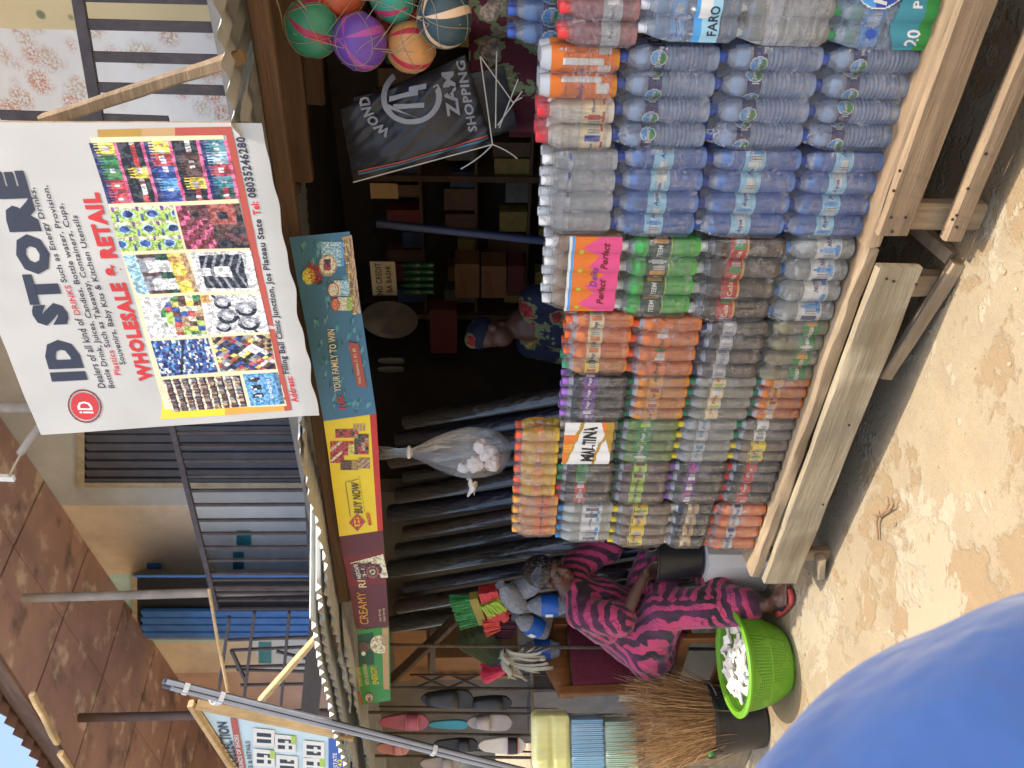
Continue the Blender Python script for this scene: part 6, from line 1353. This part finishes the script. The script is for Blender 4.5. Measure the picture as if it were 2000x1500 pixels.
# second sign
S2C = [(684, 1442), (684, 1580), (505, 1580), (378, 1372)]; Y3 = 2.16
t = thing('shoe_sign', PY(684, 1500, Y3), 'pale blue shoe-shop sign in a wooden frame beside the pipe bundle', 'sign')
fs = bil(PY(684, 1580, Y3), PY(684, 1445, Y3), PY(392, 1384, Y3), PY(520, 1580, Y3)); k = MB(); k.grid(lambda u, v: fs(u, v) + V((0, .004 * nz(u * 4, v * 9), 0)), 10, 20); k.build('vinyl', pm('pale_blue_vinyl', L(196, 218, 222), .4, .06), t)
q = MB(); q.plank(PY(690, 1440, Y3 - .01), PY(385, 1376, Y3 - .01), .03, .045, (0, 1, 0), 8, .002, 71); q.build('frame_bar', PALE, t); q = MB(); q.plank(PY(372, 1374, Y3 - .012), PY(520, 1600, Y3 - .012), .03, .04, (0, 1, 0), 8, .002, 72); q.build('frame_bar', PALE, t)
q = MB(); q.plank(PY(678, 1424, Y3 + .05), PY(388, 1370, Y3 + .05), .03, .08, (0, 1, 0), 8, .002, 73); q.build('frame_bar', BOARD2, t)
q = MB(); c3 = lambda x, y: PY(x, y, Y3) + V((0, -.006, 0))
T('N COLLECTION', 463, 1520, 446, 1402, 26, 'navy', .03, 24, .15, mb=q, cast=c3) if False else T('N COLLECTION', 474, 1510, 443, 1408, 30, 'ink', .03, 20, .1, mb=q, cast=c3)
Q([(482, 1510), (463, 1402), (450, 1400), (468, 1510)], 1, 1, ink('brick'), q, c3); T('ALL KINDS OF SHOES', 480, 1512, 466, 1432, 9, 'white', .02, mb=q, cast=lambda x, y: PY(x, y, Y3) + V((0, -.0075, 0)))
T('SALE & RETAILS', 496, 1512, 488, 1446, 9, 'ink', .02, mb=q, cast=c3)
Q([(672, 1512), (672, 1446), (642, 1440), (642, 1512)], 1, 1, ink('blue'), q, c3); T('ESTATE', 660, 1500, 658, 1468, 8, 'white', .02, mb=q, cast=lambda x, y: PY(x, y, Y3) + V((0, -.0075, 0))); T('742', 670, 1502, 668, 1480, 9, 'yellow', .02, mb=q, cast=lambda x, y: PY(x, y, Y3) + V((0, -.0075, 0)))
for (x, y, i) in ((515, 1438, 0), (556, 1450, 1), (612, 1462, 2), (515, 1478, 3), (560, 1490, 4), (612, 1494, 5)):
    Q([(x + 22, y + 18), (x + 22, y - 14), (x - 20, y - 18), (x - 20, y + 16)], 22, 18, lambda u, v: 'lime' if v < .2 and u > .5 and i % 2 else ('black' if ((abs(u - .3) < .13 or abs(u - .66) < .13) and .15 < v < .85 and not (.35 < v < .5 and H(i, int(u * 3)) > .4)) else 'white'), q, c3)
q.build('print', INKL, t, ang=20)

# ------------------------------------------------------------------ bits on the ground, and the blue robe close by
tw = thing('dry_twig', PZ(1718, 1005, .01), 'dry forked reddish twig lying on the sunlit ground', 'twig'); q = MB(); g3 = lambda x, y, z=.012: PZ(x, y, z)
q.tube([g3(1715, 1055), g3(1712, 1020, .016), g3(1714, 1010, .02)], [0.0037, 0.0043, 0.0056], 7); q.tube([g3(1714, 1010, .018), g3(1728, 1000, .02), g3(1736, 985, .02), g3(1734, 970)], [0.0050, 0.0050, 0.0037, 0.0019], 6); q.tube([g3(1728, 1000, .02), g3(1742, 992, .018), g3(1748, 975)], [0.0043, 0.0031, 0.0012], 6); q.tube([g3(1714, 1010, .02), g3(1705, 1003)], [0.0037, 0.0012], 6); q.tube([g3(1718, 1006, .02), g3(1717, 996)], [0.0031, 0.0012], 6)
q.build('branch', pm('twig_bark', L(128, 96, 70), .85, .3, 30, .4), tw)
rg = random.Random(3); pbm = [pm('pebble_%d' % i, c, .9, .2, 30, .3) for i, c in enumerate((L(160, 140, 106), L(136, 118, 92), L(170, 154, 124)))]; q = MB()
for i in range(120):
    x, y = rg.uniform(1500, 2000), rg.uniform(-100, 1500); p = PZ(x, y, 0)
    if p.y > 2.3 or p.length > 7: continue
    s = rg.choice((.003, .004, .005, .008)); q.mi = i % 3; q.ell(p + V((0, 0, s * .3 + gz(p.x, p.y) - .006)), (s * rg.uniform(.7, 1.5), s, s * .6), None, 6, 4)
q.build('grit', pbm, org=(0, 0, 0), kind='stuff')
small_box('white_scrap', 1535, 1541, 1183, 1167, PZ(1541, 1175, .0).y, .004, INK['white'], 'tiny white scrap of paper by the sandal of the seated woman', 'paper')
m, nt = newmat('blue_cloth'); t = NT(nt); v = t.coord('Object'); n = t.noise(v, 5, 3); t.out(t.bsdf(t.mix(n, L(20, 54, 106), L(30, 70, 126)), .8, t.bump(n, .35, .08), sheen=.2)); 
rc = PD(2000, 1922, .7); q = MB(); cen_ = V((rc.x, rc.y, 0))
prof = [(.43, .0), (.42, .4), (.38, .85), (.335, 1.08), (.318, 1.119), (.294, 1.175), (.259, 1.231), (.217, 1.287), (.164, 1.353), (.10, 1.40), (.04, 1.425), (.002, 1.43)]
q.lathe(prof, 48, cen_, None, True, fn=lambda a_, s: 1 + .03 * nz(math.cos(a_) * 4, math.sin(a_) * 4, s * 7) + .035 * math.sin(a_ * 7 + s * 9) * (1 - s)); o = q.build('blue_robe', m); o.modifiers.new('s', 'SUBSURF').render_levels = 2; tagd(o, 'blurred bright blue robe close to the camera, bulging over the ground', 'robe')
